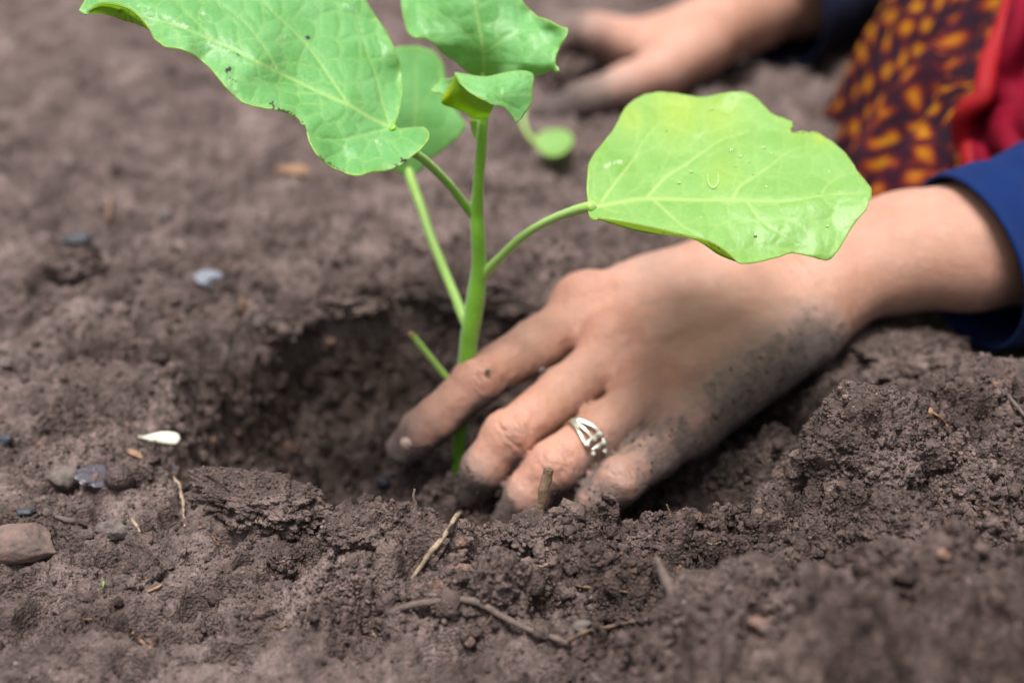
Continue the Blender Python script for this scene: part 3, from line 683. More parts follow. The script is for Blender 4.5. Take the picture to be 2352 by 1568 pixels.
# water drops on the right leaf
mw = M('water'); mw.base((.34, .52, .16)); mw.rough(0.06); mw.b.inputs['Transmission Weight'].default_value = 0.25; mw.b.inputs['Coat Weight'].default_value = 0.6; mw.b.inputs['IOR'].default_value = 1.33; WATER = mw.m
r = np.random.default_rng(5)
drops = [(1588, 395, 4.5), (1680, 345, 5), (1700, 360, 4), (1720, 372, 5), (1690, 382, 3.5), (1755, 340, 6), (1800, 385, 5), (1760, 430, 5), (1822, 432, 4), (1905, 395, 4), (1660, 510, 6), (1735, 540, 4), (1845, 480, 4), (1560, 420, 4), (1440, 400, 4), (1530, 300, 5), (1850, 540, 5), (1900, 520, 4), (1780, 480, 5), (1730, 400, 3), (1742, 365, 3), (1708, 352, 3), (1670, 362, 3.5), (1772, 352, 4), (1870, 400, 3), (1610, 500, 4), (1480, 330, 4), (1635, 250, 5)]
for (x, y, s) in drops[1::2] + drops[:6:2]:
    d = float(DD(np.array([[x, y]]))[0]); rr = s / FPX * d
    q = P(x, y, d - rr * 0.20); v, f = ico(3)
    v = v * rr * np.array([1.0, 0.8, 0.75]) * (1 + 0.14 * vnoise(v * 1.5 + x, 2))[:, None] + q
    mesh_np('water_drop', v, f, WATER, leafD)
u = [(1627, 392), (1626, 408), (1629, 424), (1638, 432), (1647, 425), (1651, 408), (1648, 396)]
v, f = tube_np([P(x, y, float(DD(np.array([[x, y]]))[0]) - .0003) for x, y in u], [.0002, .00028, .00036, .0005, .00036, .00026, .0002], 12, 6)
mesh_np('water_drop', v, f, WATER, leafD)
for o in [o for o in bpy.data.objects if o.parent == leafD]: o.location = -Vector(plant.location)
for n_ in ('cut_tip',):
    bpy.data.objects[n_].location = -Vector(plant.location)
for o in plant.children: o.location = -Vector(plant.location)
for o in plant.children:
    for c in o.children: c.location = (0, 0, 0)
#PART3
# ------------------------------------------------------------------ the person: one continuous body grown from a distance field
def PC(px, py, d, r): return (P(px, py, d), r)
def smin(a, b, k):
    h = np.clip(0.5 + 0.5 * (b - a) / k, 0, 1); return b * (1 - h) + a * h - k * h * (1 - h)
def cone(p, a, b, ra, rb):
    ab = b - a; L2 = float(ab @ ab)
    t = np.clip(((p - a) @ ab) / L2, 0, 1)
    q = p - a; q = q - t[:, None] * ab
    return np.sqrt((q * q).sum(1)) - (ra + (rb - ra) * t)
def chain(p, js, k):
    d = None
    for (a, ra), (b, rb) in zip(js[:-1], js[1:]):
        c = cone(p, a, b, ra, rb); d = c if d is None else smin(d, c, k)
    return d

# front (left) hand: index, middle, ring, little
IDX = [PC(1350, 722, .566, .0118), PC(1230, 795, .549, .0103), PC(1098, 873, .533, .0092), PC(1000, 965, .532, .0080), PC(965, 992, .533, .0079), PC(928, 1030, .537, .0068)]
MID = [PC(1425, 810, .549, .0122), PC(1300, 900, .530, .0100), PC(1170, 1000, .513, .0091), PC(1112, 1075, .514, .0081), PC(1085, 1130, .522, .0070)]
RNG = [PC(1502, 905, .532, .0115), PC(1390, 985, .517, .0098), PC(1274, 1072, .504, .0094), PC(1215, 1135, .507, .0082), PC(1170, 1200, .516, .0070)]
LIT = [PC(1580, 985, .520, .0098), PC(1500, 1045, .511, .0088), PC(1422, 1105, .500, .0083), PC(1372, 1150, .502, .0074), PC(1335, 1200, .510, .0065)]
THB = [PC(1750, 640, .592, .0165), PC(1560, 700, .600, .0125), PC(1420, 810, .598, .0105), PC(1330, 900, .590, .0085)]
PALM = [(PC(1352, 722, .567, .0118), PC(1835, 640, .574, .0165)), (PC(1428, 812, .551, .0122), PC(1845, 680, .568, .0165)),
        (PC(1505, 907, .535, .0112), PC(1850, 725, .560, .0155)), (PC(1590, 985, .523, .0095), PC(1845, 775, .552, .0130)),
        (PC(1480, 740, .573, .0115), PC(1780, 680, .578, .0150)), (PC(1560, 880, .552, .0120), PC(1800, 760, .562, .0140)),
        (PC(1480, 655, .578, .0095), PC(1760, 620, .590, .0170)), (PC(1372, 702, .571, .0122), PC(1640, 628, .590, .0140)), (PC(1650, 620, .592, .0120), PC(1820, 600, .588, .0165))]
W1 = [PC(1810, 640, .580, .0180), PC(1905, 590, .580, .0188), PC(2080, 556, .576, .0195), PC(2230, 538, .575, .0212), PC(2420, 505, .585, .0235)]
W2 = [PC(1820, 720, .562, .0155), PC(1915, 660, .566, .0160), PC(2080, 606, .566, .0175), PC(2230, 592, .563, .0200), PC(2420, 560, .573, .0225)]
ELB = P(2850, 430, .650); SHO = np.array([0.53, 0.76, 0.385])
ARM = [(P(2420, 530, .580), .025), (P(2620, 480, .610), .034), (ELB, .036), (ELB * .5 + SHO * .5, .043), (SHO, .048)]
# tendons and veins on the back of the hand
TEN = [(PC(1370, 715, .5555, .0022), PC(1800, 650, .5545, .0020)), (PC(1440, 800, .5385, .0026), PC(1800, 690, .5500, .0020)), (PC(1520, 890, .5235, .0022), PC(1790, 740, .5450, .0018))]
VEI = [[PC(1560, 705, .5578, .0017), PC(1640, 668, .5615, .0019), PC(1760, 645, .5590, .0018), PC(1900, 600, .5600, .0014)], [PC(1500, 830, .5360, .0012), PC(1600, 770, .5410, .0014), PC(1700, 735, .5460, .0013)],
       [PC(2000, 610, .5600, .0010), PC(2130, 600, .5650, .0016), PC(2240, 650, .5660, .0016)]]
KNU = [PC(1340, 700, .5640, .0130), PC(1410, 782, .5455, .0133), PC(1488, 880, .5295, .0125), PC(1572, 968, .5190, .0105)]
# rear (right) hand
R_ = lambda L: [PC(*q) for q in L]
RTH = R_([(1610, 105, .905, .020), (1520, 165, .885, .0155), (1440, 195, .872, .0125), (1345, 228, .866, .0105), (1262, 262, .862, .0085)])
RIX = R_([(1430, 105, .915, .0140), (1360, 80, .905, .0115), (1305, 72, .900, .0105), (1268, 98, .895, .0090), (1258, 130, .893, .0078)])
RMI = R_([(1440, 95, .935, .0130), (1360, 66, .935, .0110), (1290, 62, .935, .0100), (1255, 96, .932, .0085), (1250, 130, .930, .0075)])
RRI = R_([(1450, 88, .955, .0120), (1370, 62, .962, .0100), (1310, 70, .965, .0092), (1280, 110, .960, .0080)])
RLI = R_([(1465, 84, .970, .0110), (1400, 64, .984, .0090), (1350, 78, .988, .0080), (1330, 120, .985, .0070)])
RPA = [(PC(1432, 105, .917, .0140), PC(1640, 70, .935, .018)), (PC(1442, 96, .937, .0130), PC(1650, 60, .945, .018)), (PC(1452, 90, .955, .012), PC(1655, 55, .955, .017)), (PC(1468, 86, .968, .011), PC(1650, 60, .962, .014)), (PC(1530, 130, .900, .016), PC(1640, 75, .93, .020))]
RSH = np.array([0.60, 1.12, 0.40]); REL = P(2250, -190, 1.16)
RAR = [PC(1640, 66, .943, .0225), PC(1720, 25, .960, .0230), PC(1850, -20, .99, .0270), (REL * .6 + P(1850, -20, .99) * .4, .034), (REL, .036), (REL * .5 + RSH * .5, .042), (RSH, .048)]
TOR = [((SHO * .5 + RSH * .5) + np.array([.06, 0, .0]), .105), (np.array([0.69, .93, .30]), .115), (np.array([0.74, .92, .17]), .135)]
NECK = [((SHO * .5 + RSH * .5) + np.array([.03, 0, .06]), .055), (np.array([0.52, .93, .56]), .050)]
HEADC = np.array([0.475, .93, .635])

def sd_front(p):
    d = None
    for (a, ra), (b, rb) in PALM:
        c = cone(p, a, b, ra, rb); d = c if d is None else smin(d, c, .009)
    for a, ra in KNU: d = smin(d, np.linalg.norm(p - a, axis=1) - ra * 0.90, .010)
    off_ = np.array([0, -.0003, .0003])
    for (a, ra), (b, rb) in TEN: d = smin(d, cone(p, a + off_, b + off_, ra, rb), .006)
    f = None
    for ch in (IDX, MID, RNG, LIT):
        c = chain(p, ch, .003); f = c if f is None else smin(f, c, .0012)
    d = smin(d, f, .0055)
    d = smin(d, chain(p, THB, .004), .008)
    a = smin(chain(p, W1, .006), chain(p, W2, .006), .016)
    d = smin(d, a, .014)
    for vch in VEI: d = smin(d, chain(p, vch, .001), .0030)
    return d
def sd_rear(p):
    d = None
    for (a, ra), (b, rb) in RPA:
        c = cone(p, a, b, ra, rb); d = c if d is None else smin(d, c, .010)
    f = None
    for ch in (RIX, RMI, RRI, RLI):
        c = chain(p, ch, .003); f = c if f is None else smin(f, c, .0015)
    d = smin(d, f, .006); return smin(d, chain(p, RTH, .006), .010)
def sdf(p):
    d = smin(sd_front(p), chain(p, ARM, .02), .012)
    e = smin(sd_rear(p), chain(p, RAR, .02), .012)
    t = smin(chain(p, TOR, .04), cone(p, SHO, RSH, .055, .055), .05); t = smin(t, chain(p, NECK, .02), .03)
    q = (p - HEADC) / np.array([1.05, .80, 1.15]); hd = np.linalg.norm(q, axis=1) - .098
    jaw = np.linalg.norm((p - HEADC - np.array([-.035, 0, -.065])) / np.array([1, .85, .9]), axis=1) - .052
    nose = cone(p, HEADC + np.array([-.098, 0, .01]), HEADC + np.array([-.118, 0, -.028]), .009, .013)
    lips = cone(p, HEADC + np.array([-.088, -.018, -.062]), HEADC + np.array([-.088, .018, -.062]), .008, .008)
    ears = np.minimum(np.linalg.norm((p - HEADC - np.array([.0, -.078, -.01])) / np.array([1, .5, 1.6]), axis=1), np.linalg.norm((p - HEADC - np.array([.0, .078, -.01])) / np.array([1, .5, 1.6]), axis=1)) - .020
    hd = smin(smin(smin(hd, jaw, .03), nose, .012), smin(lips, ears, .005), .006)
    t = smin(t, hd, .02)
    return np.minimum(smin(d, t, .03), smin(e, t, .03))

def grow_body():
    import openvdb
    h = 0.0028
    lo = np.array([-0.10, .36, -.08]); hi = np.array([.90, 1.30, .80])
    cs = 8; H = h * cs
    nc = np.ceil((hi - lo) / H).astype(int)
    ax = [lo[k] + (np.arange(nc[k]) + 0.5) * H - h / 2 for k in range(3)]
    G = np.stack(np.meshgrid(*ax, indexing='ij'), -1).reshape(-1, 3)
    dc = sdf(G)
    grid = np.repeat(np.repeat(np.repeat(dc.reshape(nc).astype(np.float32), cs, 0), cs, 1), cs, 2)
    near = np.where(np.abs(dc) < H * 0.95)[0]
    o = (np.stack(np.meshgrid(*[np.arange(cs)] * 3, indexing='ij'), -1).reshape(-1, 3) - (cs - 1) / 2) * h
    ijk = np.stack(np.unravel_index(near, nc), -1)
    for k in range(0, len(near), 600):
        sl = near[k:k + 600]; p = (G[sl][:, None] + o[None]).reshape(-1, 3)
        v = sdf(p).astype(np.float32).reshape(-1, cs, cs, cs)
        for m, (i, j, l) in enumerate(ijk[k:k + 600]): grid[i * cs:(i + 1) * cs, j * cs:(j + 1) * cs, l * cs:(l + 1) * cs] = v[m]
    g = openvdb.FloatGrid(1.0); g.copyFromArray(np.clip(grid, -3 * h, 3 * h) / 1.0)
    pts, quads = g.convertToQuads(0.0)
    V = lo + pts * h            # sample 0 sits at lo
    return V, quads[:, ::-1].astype(np.int64)

V, Q = grow_body()
# finer faces where the camera can study the hand
cen = V[Q].mean(1)
def refine(V, Q, mask):
    """split masked quads in four; neighbours get the matching edge points"""
    bm = bmesh.new(); vs = [bm.verts.new(v) for v in V]; bm.verts.ensure_lookup_table()
    fs = []
    for q in Q:
        try: fs.append(bm.faces.new([vs[i] for i in q]))
        except ValueError: fs.append(None)
    sel = set()
    for f, m in zip(fs, mask):
        if m and f is not None: sel.update(f.edges)
    bmesh.ops.subdivide_edges(bm, edges=list(sel), cuts=4, use_grid_fill=True)
    bmesh.ops.triangulate(bm, faces=[f for f in bm.faces if len(f.verts) > 4])
    me = bpy.data.meshes.new('tmp'); bm.to_mesh(me); bm.free()
    v = np.zeros(len(me.vertices) * 3, np.float32); me.vertices.foreach_get('co', v); v = v.reshape(-1, 3).astype(float)
    ls = np.zeros(len(me.polygons), np.int32); lt = np.zeros(len(me.polygons), np.int32); vi = np.zeros(len(me.loops), np.int32)
    me.polygons.foreach_get('loop_start', ls); me.polygons.foreach_get('loop_total', lt); me.loops.foreach_get('vertex_index', vi)
    F3 = np.stack([vi[ls[lt == 3] + k] for k in range(3)], -1); F4 = np.stack([vi[ls[lt == 4] + k] for k in range(4)], -1)
    bpy.data.meshes.remove(me)
    return v, F3, F4
mask = (cen[:, 0] < 0.17) & (cen[:, 1] < 0.66)
V, F3, F4 = refine(V, Q, mask)
def gradn(p, f, e=0.0004):
    k = np.array([[1, -1, -1], [-1, -1, 1], [-1, 1, -1], [1, 1, 1.0]]); g = 0
    for a in k: g = g + a * f(p + a * e)[:, None]
    return g / (4 * e)
def batched(fn, p, n=120000): return np.concatenate([fn(p[i:i + n]) for i in range(0, len(p), n)])
vis = V[:, 1] < 1.35
fr = (V[:, 0] < 0.30) & (V[:, 1] < 0.66)
for it in range(2):
    idx = np.where(fr)[0]; p = V[idx]
    d = batched(sd_front, p) if False else batched(sdf, p)
    g = batched(lambda x: gradn(x, sdf), p); g /= np.maximum(np.linalg.norm(g, axis=1, keepdims=True), 0.3)
    V[idx] = p - g * np.clip(d, -.002, .002)[:, None]
idx = np.where(fr)[0]; p = V[idx]; NN = batched(lambda x: gradn(x, sdf, .0006), p); NN /= np.linalg.norm(NN, axis=1, keepdims=True)

# creases over the finger joints, fine folds at the wrist
disp = np.zeros(len(p)); red = np.zeros(len(V)); dirt = np.zeros(len(V)); crease = np.zeros(len(V))
cr_ = np.zeros(len(p)); rd_ = np.zeros(len(p))
tocam = np.array([0, 0, CAMH]) - p; tocam /= np.linalg.norm(tocam, axis=1, keepdims=True)
for ch, j, s in ((IDX, 2, 1.0), (MID, 2, 1.0), (RNG, 2, .85), (LIT, 2, .5), (IDX, 4, .45)):
    c, rj = ch[j]; a = ch[j + 1][0] - ch[j - 1][0]; a = a / np.linalg.norm(a)
    cd = np.array([0, 0, CAMH]) - c; dn = cd - a * (cd @ a); dn /= np.linalg.norm(dn); b = np.cross(a, dn)
    top = c + dn * rj; q = p - top; t = q @ a; l = q @ b; nf = np.clip(NN @ dn, 0, 1)
    rr = np.sqrt((t * 1.0) ** 2 + (l * 0.55) ** 2) + 0.0011 * vnoise(p * 230, 3) + 0.0005 * vnoise(p * 520, 4)
    wgt = nf ** 1.2 * np.exp(-(rr / 0.0085) ** 4)
    for rad_, am in ((.0024, .9), (.0044, 1.0), (.0064, .8)):
        gq = np.exp(-((rr - rad_) / .00055) ** 2); amp = am * (0.12 + 0.88 * sstep(.2, .8, np.abs(t) / (np.abs(l) * .7 + 1e-5))) * sstep(-.5, .3, vnoise(p * 330, 14)); disp -= s * .00070 * gq * wgt * amp; cr_ = np.maximum(cr_, s * gq * wgt * amp)
    for t0 in (-.0034, -.0018, -.0004, .0010, .0026):
        gq = np.exp(-((t - t0 + .0004 * np.sin(l * 900 + t0 * 3000) + .0006 * vnoise(p * 300, 12)) / .00040) ** 2) * np.exp(-(l / .0045) ** 2); disp -= s * .00050 * gq * wgt; cr_ = np.maximum(cr_, .7 * s * gq * wgt)
    disp += s * .0007 * np.exp(-(rr / .0050) ** 2) * nf
    rd_ = np.maximum(rd_, .5 * np.exp(-(np.linalg.norm(p - c, axis=1) / .014) ** 2))
for a, ra in KNU: rd_ = np.maximum(rd_, np.exp(-(np.linalg.norm(p - a, axis=1) / .017) ** 2))
wa = P(1830, 700, .566); wd = P(1950, 640, .57) - wa; wd /= np.linalg.norm(wd); t = (p - wa) @ wd
for t0 in (-.003, .002, .010): disp -= .00045 * np.exp(-((t - t0 + .0012 * vnoise(p * 90, 5)) / .0005) ** 2) * (NN[:, 2] > -.2)
disp += .00034 * vnoise(p / .009, 8) + .00020 * sstep(.16, .10, p[:, 0]) * vnoise(p / .0028, 9) + .00006 * vnoise(p / .0011, 10)
# the index nail, set into the tip
c, rj = IDX[-1]; cd = np.array([0, 0, CAMH]) - c; cd /= np.linalg.norm(cd)
V[idx] = p + NN * disp[:, None]; red[idx] = rd_; crease[idx] = cr_

# earth stuck to the skin: finger ends, little-finger edge of the hand, whatever lies close to the ground
Vf = V[idx]; gd = Vf[:, 2] - gz(Vf[:, 0], Vf[:, 1])
def dd(p, ch):
    return np.minimum.reduce([cone(p, ch[i][0], ch[i + 1][0], 0, 0) for i in range(len(ch) - 1)])
dm = np.zeros(len(idx))
dm = np.maximum(dm, sstep(.012, .001, gd) * .85)
for ch, js in ((IDX, 4), (MID, 3), (RNG, 3), (LIT, 2)):
    c = ch[js][0]; e = ch[-1][0]; a = (e - ch[2][0]); La = np.linalg.norm(a); a = a / La
    t = ((Vf - ch[2][0]) @ a) / La; own = np.ones(len(Vf), bool)
    dist = dd(Vf, ch[2:]); own = dist < .0125
    dm = np.maximum(dm, own * sstep(.0 if ch is not IDX else .3, 1.15, t) * (.95 if ch is not IDX else .62))
    # sides facing down
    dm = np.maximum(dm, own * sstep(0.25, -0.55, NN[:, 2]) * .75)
uln = dd(Vf, [(P(1400, 1150, .505), 0), (P(1520, 1060, .515), 0), (P(1640, 985, .525), 0), (P(1750, 890, .537), 0), (P(1860, 800, .548), 0)])
dm = np.maximum(dm, sstep(.027, .006, uln) * .72)
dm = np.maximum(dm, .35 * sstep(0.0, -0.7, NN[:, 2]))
dm = np.maximum(dm, .30 * np.exp(-((Vf - P(1480, 620, .58)) ** 2).sum(1) / .022 ** 2))
dirt[idx] = dm
rr_ = (~fr) & (V[:, 0] < .25); pr = V[rr_]; dirt[rr_] = np.clip(sstep(.045, .0, pr[:, 2]) * .35 + sstep(.085, .02, pr[:, 0]) * .7, 0, .9)
hair_m = np.zeros(len(V))

m = M('skin')
dA = m.attr('dirt'); rA = m.attr('red'); cA = m.attr('crease')
n1 = m.noise(45, 4); n2 = m.noise(400, 4, .6)
c = m.mix(m.ramp(n1, [(.35, 0.), (.65, 1.)]), (0.325, 0.166, 0.113), (0.395, 0.216, 0.160))
c = m.mix(m.math('MULTIPLY', rA, .42), c, (0.450, 0.160, 0.125))
c = m.mix(m.math('MULTIPLY', cA, m.ramp(m.noise(350, 4, .65), [(.4, .15), (.62, .8)])), c, (0.16, 0.080, 0.058))
c = m.mix(m.ramp(n2, [(.35, .22), (.6, 0.)]), c, (0.30, 0.14, 0.09))
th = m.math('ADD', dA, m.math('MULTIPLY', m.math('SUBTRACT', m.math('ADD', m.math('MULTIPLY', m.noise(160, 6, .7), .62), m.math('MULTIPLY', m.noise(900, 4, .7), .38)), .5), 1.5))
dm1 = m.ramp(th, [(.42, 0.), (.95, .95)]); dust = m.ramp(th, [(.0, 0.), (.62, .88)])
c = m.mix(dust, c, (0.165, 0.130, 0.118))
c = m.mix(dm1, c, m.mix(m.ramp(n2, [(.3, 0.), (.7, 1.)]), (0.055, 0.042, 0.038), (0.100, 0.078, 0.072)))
m.base(c); m.rough(m.mix(dm1, 0.56, 0.95))
m.b.inputs['Specular IOR Level'].default_value = 0.4
m.L(m.ramp(dm1, [(0, .28), (1, 0.0)]), m.b.inputs['Subsurface Weight']); m.b.inputs['Subsurface Radius'].default_value = (1.0, .32, .16); m.b.inputs['Subsurface Scale'].default_value = .0035
h = m.math('ADD', m.math('MULTIPLY', m.voro(1300), .5), m.noise(1800, 3)); b1 = m.bump(h, .00035, .7, m.bump(m.noise(330, 3, .6), .0005, .5))
h2 = m.math('MULTIPLY', dm1, m.noise(900, 5, .7)); b2 = m.bump(h2, .0014, .9, b1); m.L(b2, m.b.inputs['Normal'])
SKIN = m.m
person = empty('person', (0.62, 0.93, 0.0))
tag(person, 'person in blue sleeves and patterned skirt pressing soil around the seedling, ring on one finger', 'person')
body = mesh_np('body', V, [F3, F4], SKIN, person, attrs={'dirt': dirt, 'red': red, 'crease': crease}, loc=(0.62, 0.93, 0.0))

# fingernail of the index finger
v, f = ico(4); ax_ = IDX[-1][0] - IDX[-3][0]; ax_ /= np.linalg.norm(ax_)
cd = np.array([0, 0, CAMH]) - IDX[-1][0]; dn = cd - ax_ * (cd @ ax_); dn /= np.linalg.norm(dn); b_ = np.cross(ax_, dn)
dn2 = dn * .93 + ax_ * .36; dn2 /= np.linalg.norm(dn2); ax2 = np.cross(b_, dn2) * -1; ax2 /= np.linalg.norm(ax2)
Rm = np.stack([ax2, b_, dn2], 0)
nc_ = P(936, 1018, .5278)
nv = (v * np.array([.0036, .0032, .0012])); nv[:, 2] -= 28 * nv[:, 1] ** 2; nv = nv @ Rm + nc_
m = M('fingernail'); m.base(m.mix(m.ramp(m.noise(500, 4), [(.45, 0.), (.6, 1.)]), (0.66, 0.46, 0.41), (0.40, 0.27, .23))); m.rough(.3); NAIL = m.m
mesh_np('fingernail', nv, f, NAIL, person)

# crumbs of soil sticking to the skin
r_ = np.random.default_rng(44); iv = idx[(dm > .42) & (V[idx][:, 0] < .13)]; wgt_ = dirt[iv] ** 3 * (vnoise(V[iv] * 140, 6) > -.1); wgt_ /= wgt_.sum(); iv = r_.choice(iv, 3200, p=wgt_)
v, f = ico(1); sz = .00018 * (4.2 ** (r_.random(len(iv)) ** 2.4)); lv = v[None] * (1 + .3 * r_.standard_normal((len(iv), len(v), 1)).clip(-1.2, 1.2)) * sz[:, None, None]
cs_ = mesh_np('stuck_soil', (lv + V[iv][:, None]).reshape(-1, 3), (f[None] + (np.arange(len(iv)) * len(v))[:, None, None]).reshape(-1, 3), CRUMB, person, attrs={'tone': np.repeat(r_.random(len(iv)) * .8, len(v))}); cs_['kind'] = 'stuff'

# the ring on the ring finger
m = M('silver'); m.base((0.70, 0.67, 0.58)); m.b.inputs['Metallic'].default_value = 1.0; m.rough(.30); m.L(m.bump(m.noise(900, 2), .0001, .3), m.b.inputs['Normal']); SILVER = m.m
m = M('clear_stone'); m.base((0.93, 0.95, 0.97)); m.rough(.03); m.b.inputs['Transmission Weight'].default_value = .55; m.b.inputs['IOR'].default_value = 2.0; STONE = m.m
rc = P(1338, 1024, .5095); ra_ = RNG[2][0] - RNG[1][0]; ra_ /= np.linalg.norm(ra_)
cd = np.array([0, 0, CAMH]) - rc; dn = cd - ra_ * (cd @ ra_); dn /= np.linalg.norm(dn); bb = np.cross(ra_, dn)
if P(1300, 965, .5)[0] - P(1390, 1050, .5)[0] < 0 and bb[0] > 0: bb = -bb
# bb now points towards the upper left flank of the finger
R0 = .00985
def onfinger(th_, off, lift=0.0): return rc + (dn * math.cos(th_) + bb * math.sin(th_)) * (R0 + lift) + ra_ * off
bm_v, bm_f, n0 = [], [], 0
def addt(pts, r_, flat=1.0):
    global n0
    v, f = tube_np(pts, r_, 12, 6, flat=flat); bm_v.append(v)
    for a in f: bm_f.append(a + n0)
    n0 += len(v)
th = lambda a: rad(a)
addt([onfinger(th(a), -.0005) for a in range(75, 290, 18)], [.0006] * 12)
addt([onfinger(th(75), 0), onfinger(th(66), -.0002, .0003), onfinger(th(52), -.0006, .0006), onfinger(th(38), -.0016, .0006), onfinger(th(18), -.0026, .0006), onfinger(th(0), -.0030, .0005), onfinger(th(-12), -.0028, .0003)], [.0007, .0010, .0013, .0009, .0008, .0008, .0006])
addt([onfinger(th(60), 0, .0003), onfinger(th(40), .0005, .0005), onfinger(th(20), .0007, .0005), onfinger(th(0), .0008, .0004)], [.0010, .0008, .0006, .0006])
addt([onfinger(th(66), 0, .0003), onfinger(th(46), .0016, .0004), onfinger(th(24), .0032, .0004), onfinger(th(2), .0044, .0003)], [.0010, .0007, .0005, .0006])
addt([onfinger(th(-4), -.0034, .0006), onfinger(th(0), -.001, .0006), onfinger(th(0), .002, .0006), onfinger(th(-2), .0050, .0005)], [.0007, .0008, .0008, .0007])
addt([onfinger(th(-20), -.0030, .0005), onfinger(th(-18), .0, .0006), onfinger(th(-18), .0035, .0004)], [.0007, .0008, .0006])
addt([onfinger(th(-12), -.0028, .0003), onfinger(th(-34), -.0022, .0003), onfinger(th(-55), -.001, .0002), onfinger(th(-75), -.0005)], [.0007, .0007, .0007, .0006])
rg = mesh_np('finger_ring', np.vstack(bm_v), bm_f, SILVER, person)
rg['label'] = 'silver ring of split bands set with small clear stones'
for (a, o_, s) in ((-3, -.0026, .0010), (-3, .0006, .0010), (-4, .0042, .0010), (-19, -.0018, .0013), (-18, .0012, .0010), (-24, .0040, .0011), (-34, -.0008, .0010)):
    v, f = ico(2); v = np.round(v * 2.2) / 2.2 * s * .62 + onfinger(th(a), o_, .0010)
    mesh_np('stone', v, f, STONE, rg, smooth=False)

# ------------------------------------------------------------------ clothes
def fabric(name, c1, c2, scale=900):
    m = M(name); m.base(m.mix(m.noise(70, 4), c1, c2)); m.rough(.85); m.b.inputs['Specular IOR Level'].default_value = .1; m.b.inputs['Sheen Weight'].default_value = .02
    wv = m.N('ShaderNodeTexWave'); wv.inputs['Scale'].default_value = scale; wv.inputs['Distortion'].default_value = 1.0; m.L(m.obj, wv.inputs['Vector'])
    m.L(m.bump(m.math('ADD', wv.outputs['Fac'], m.noise(1500, 2)), .0003, .6), m.b.inputs['Normal']); return m.m
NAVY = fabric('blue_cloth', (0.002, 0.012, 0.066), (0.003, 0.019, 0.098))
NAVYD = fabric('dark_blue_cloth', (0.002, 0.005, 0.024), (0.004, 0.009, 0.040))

def sleeve(name, path, radii, tilt, mat, label, seed=0, fold=.003, thick=.0016, roll=None):
    """tube of cloth, open at its first ring; tilt = normal of the opening"""
    pr = catmull(np.column_stack([path, radii]), 14); p = pr[:, :3]; r = pr[:, 3]; n = len(p); k = 96
    t = np.gradient(p, axis=0); t /= np.linalg.norm(t, axis=1, keepdims=True)
    tilt = tilt / np.linalg.norm(tilt); rings = []
    for i in range(n):
        a = min(1, i / 26); nn = tilt * (1 - a) + t[i] * a; nn /= np.linalg.norm(nn)
        u = np.cross(nn, [0, 0, 1.0]); u /= np.linalg.norm(u); v = np.cross(u, nn)
        ph = np.arange(k) / k * 2 * math.pi; s_ = i * .0055
        rr = r[i] * (1 + .03 * np.sin(2 * ph + 1 + s_ * 20) + .018 * np.sin(3 * ph + s_ * 60 + seed)) + fold * np.sin(5 * ph + 90 * s_ + 2 * np.sin(40 * s_ + seed)) * min(1, i / 20) * .5 + fold * .8 * np.sin(s_ * 210 + 1.5 * np.sin(ph + seed)) * min(1, i / 14) * .4
        rings.append(p[i] + rr[:, None] * (np.cos(ph)[:, None] * u + np.sin(ph)[:, None] * v))
    out = np.concatenate(rings); cen_ = np.repeat(p, k, 0); inn = out - (out - cen_) / np.linalg.norm(out - cen_, axis=1, keepdims=True) * thick
    lip = rings[0] - tilt * .0 + (p[0] - rings[0]) * 0
    i, j = np.meshgrid(np.arange(n - 1), np.arange(k), indexing='ij'); a = (i * k + j).ravel(); b = (i * k + (j + 1) % k).ravel()
    Q1 = np.stack([a, a + k, b + k, b], -1); N0 = n * k; Q2 = Q1[:, ::-1] + N0
    j = np.arange(k); Q3 = np.stack([j, (j + 1) % k, (j + 1) % k + N0, j + N0], -1); e = (n - 1) * k; Q4 = np.stack([e + j, e + j + N0, e + (j + 1) % k + N0, e + (j + 1) % k], -1)
    o = mesh_np(name, np.vstack([out, inn]), [Q1, Q2, Q3, Q4], mat, person); o['label'] = label
    # stitched hem line
    hem = [rings[4][q] + (rings[4][q] - p[4]) / np.linalg.norm(rings[4][q] - p[4]) * .0003 for q in list(range(k)) + [0]]
    return o
c0 = P(2220, 606, .567); e1 = P(2600, 500, .655)
tl = P(2660, 470, .586) - P(2260, 600, .572); 
up1 = P(2172, 395, .566) - P(2296, 820, .572); up1 /= np.linalg.norm(up1)
fw = np.cross(up1, np.cross(tl, up1)); fw /= np.linalg.norm(fw); tiltn = tl - up1 * (tl @ up1)
sleeve('sleeve', [c0, P(2390, 560, .582), P(2560, 510, .605), ELB, ELB * .5 + SHO * .5, SHO + np.array([0, 0, .01]), SHO * .8 + RSH * .2 + np.array([0.03, 0, .0])], [.0380, .0400, .045, .051, .060, .068, .06], tiltn, NAVY, 'bright blue sleeve with a wide loose cuff', 1)
rc0 = P(1790, 30, .965); tr_ = P(1850, -20, .99) - P(1720, 25, .96)
sleeve('sleeve', [rc0, P(1900, -40, 1.01), REL * .5 + P(1900, -40, 1.01) * .5, REL, REL * .5 + RSH * .5, RSH + np.array([0, 0, .01]), RSH * .8 + SHO * .2 + np.array([0.03, 0, 0])], [.0400, .043, .048, .052, .060, .068, .06], tr_ + np.array([0, 0, .0]), NAVYD, 'dark navy sleeve on the far arm', 4)
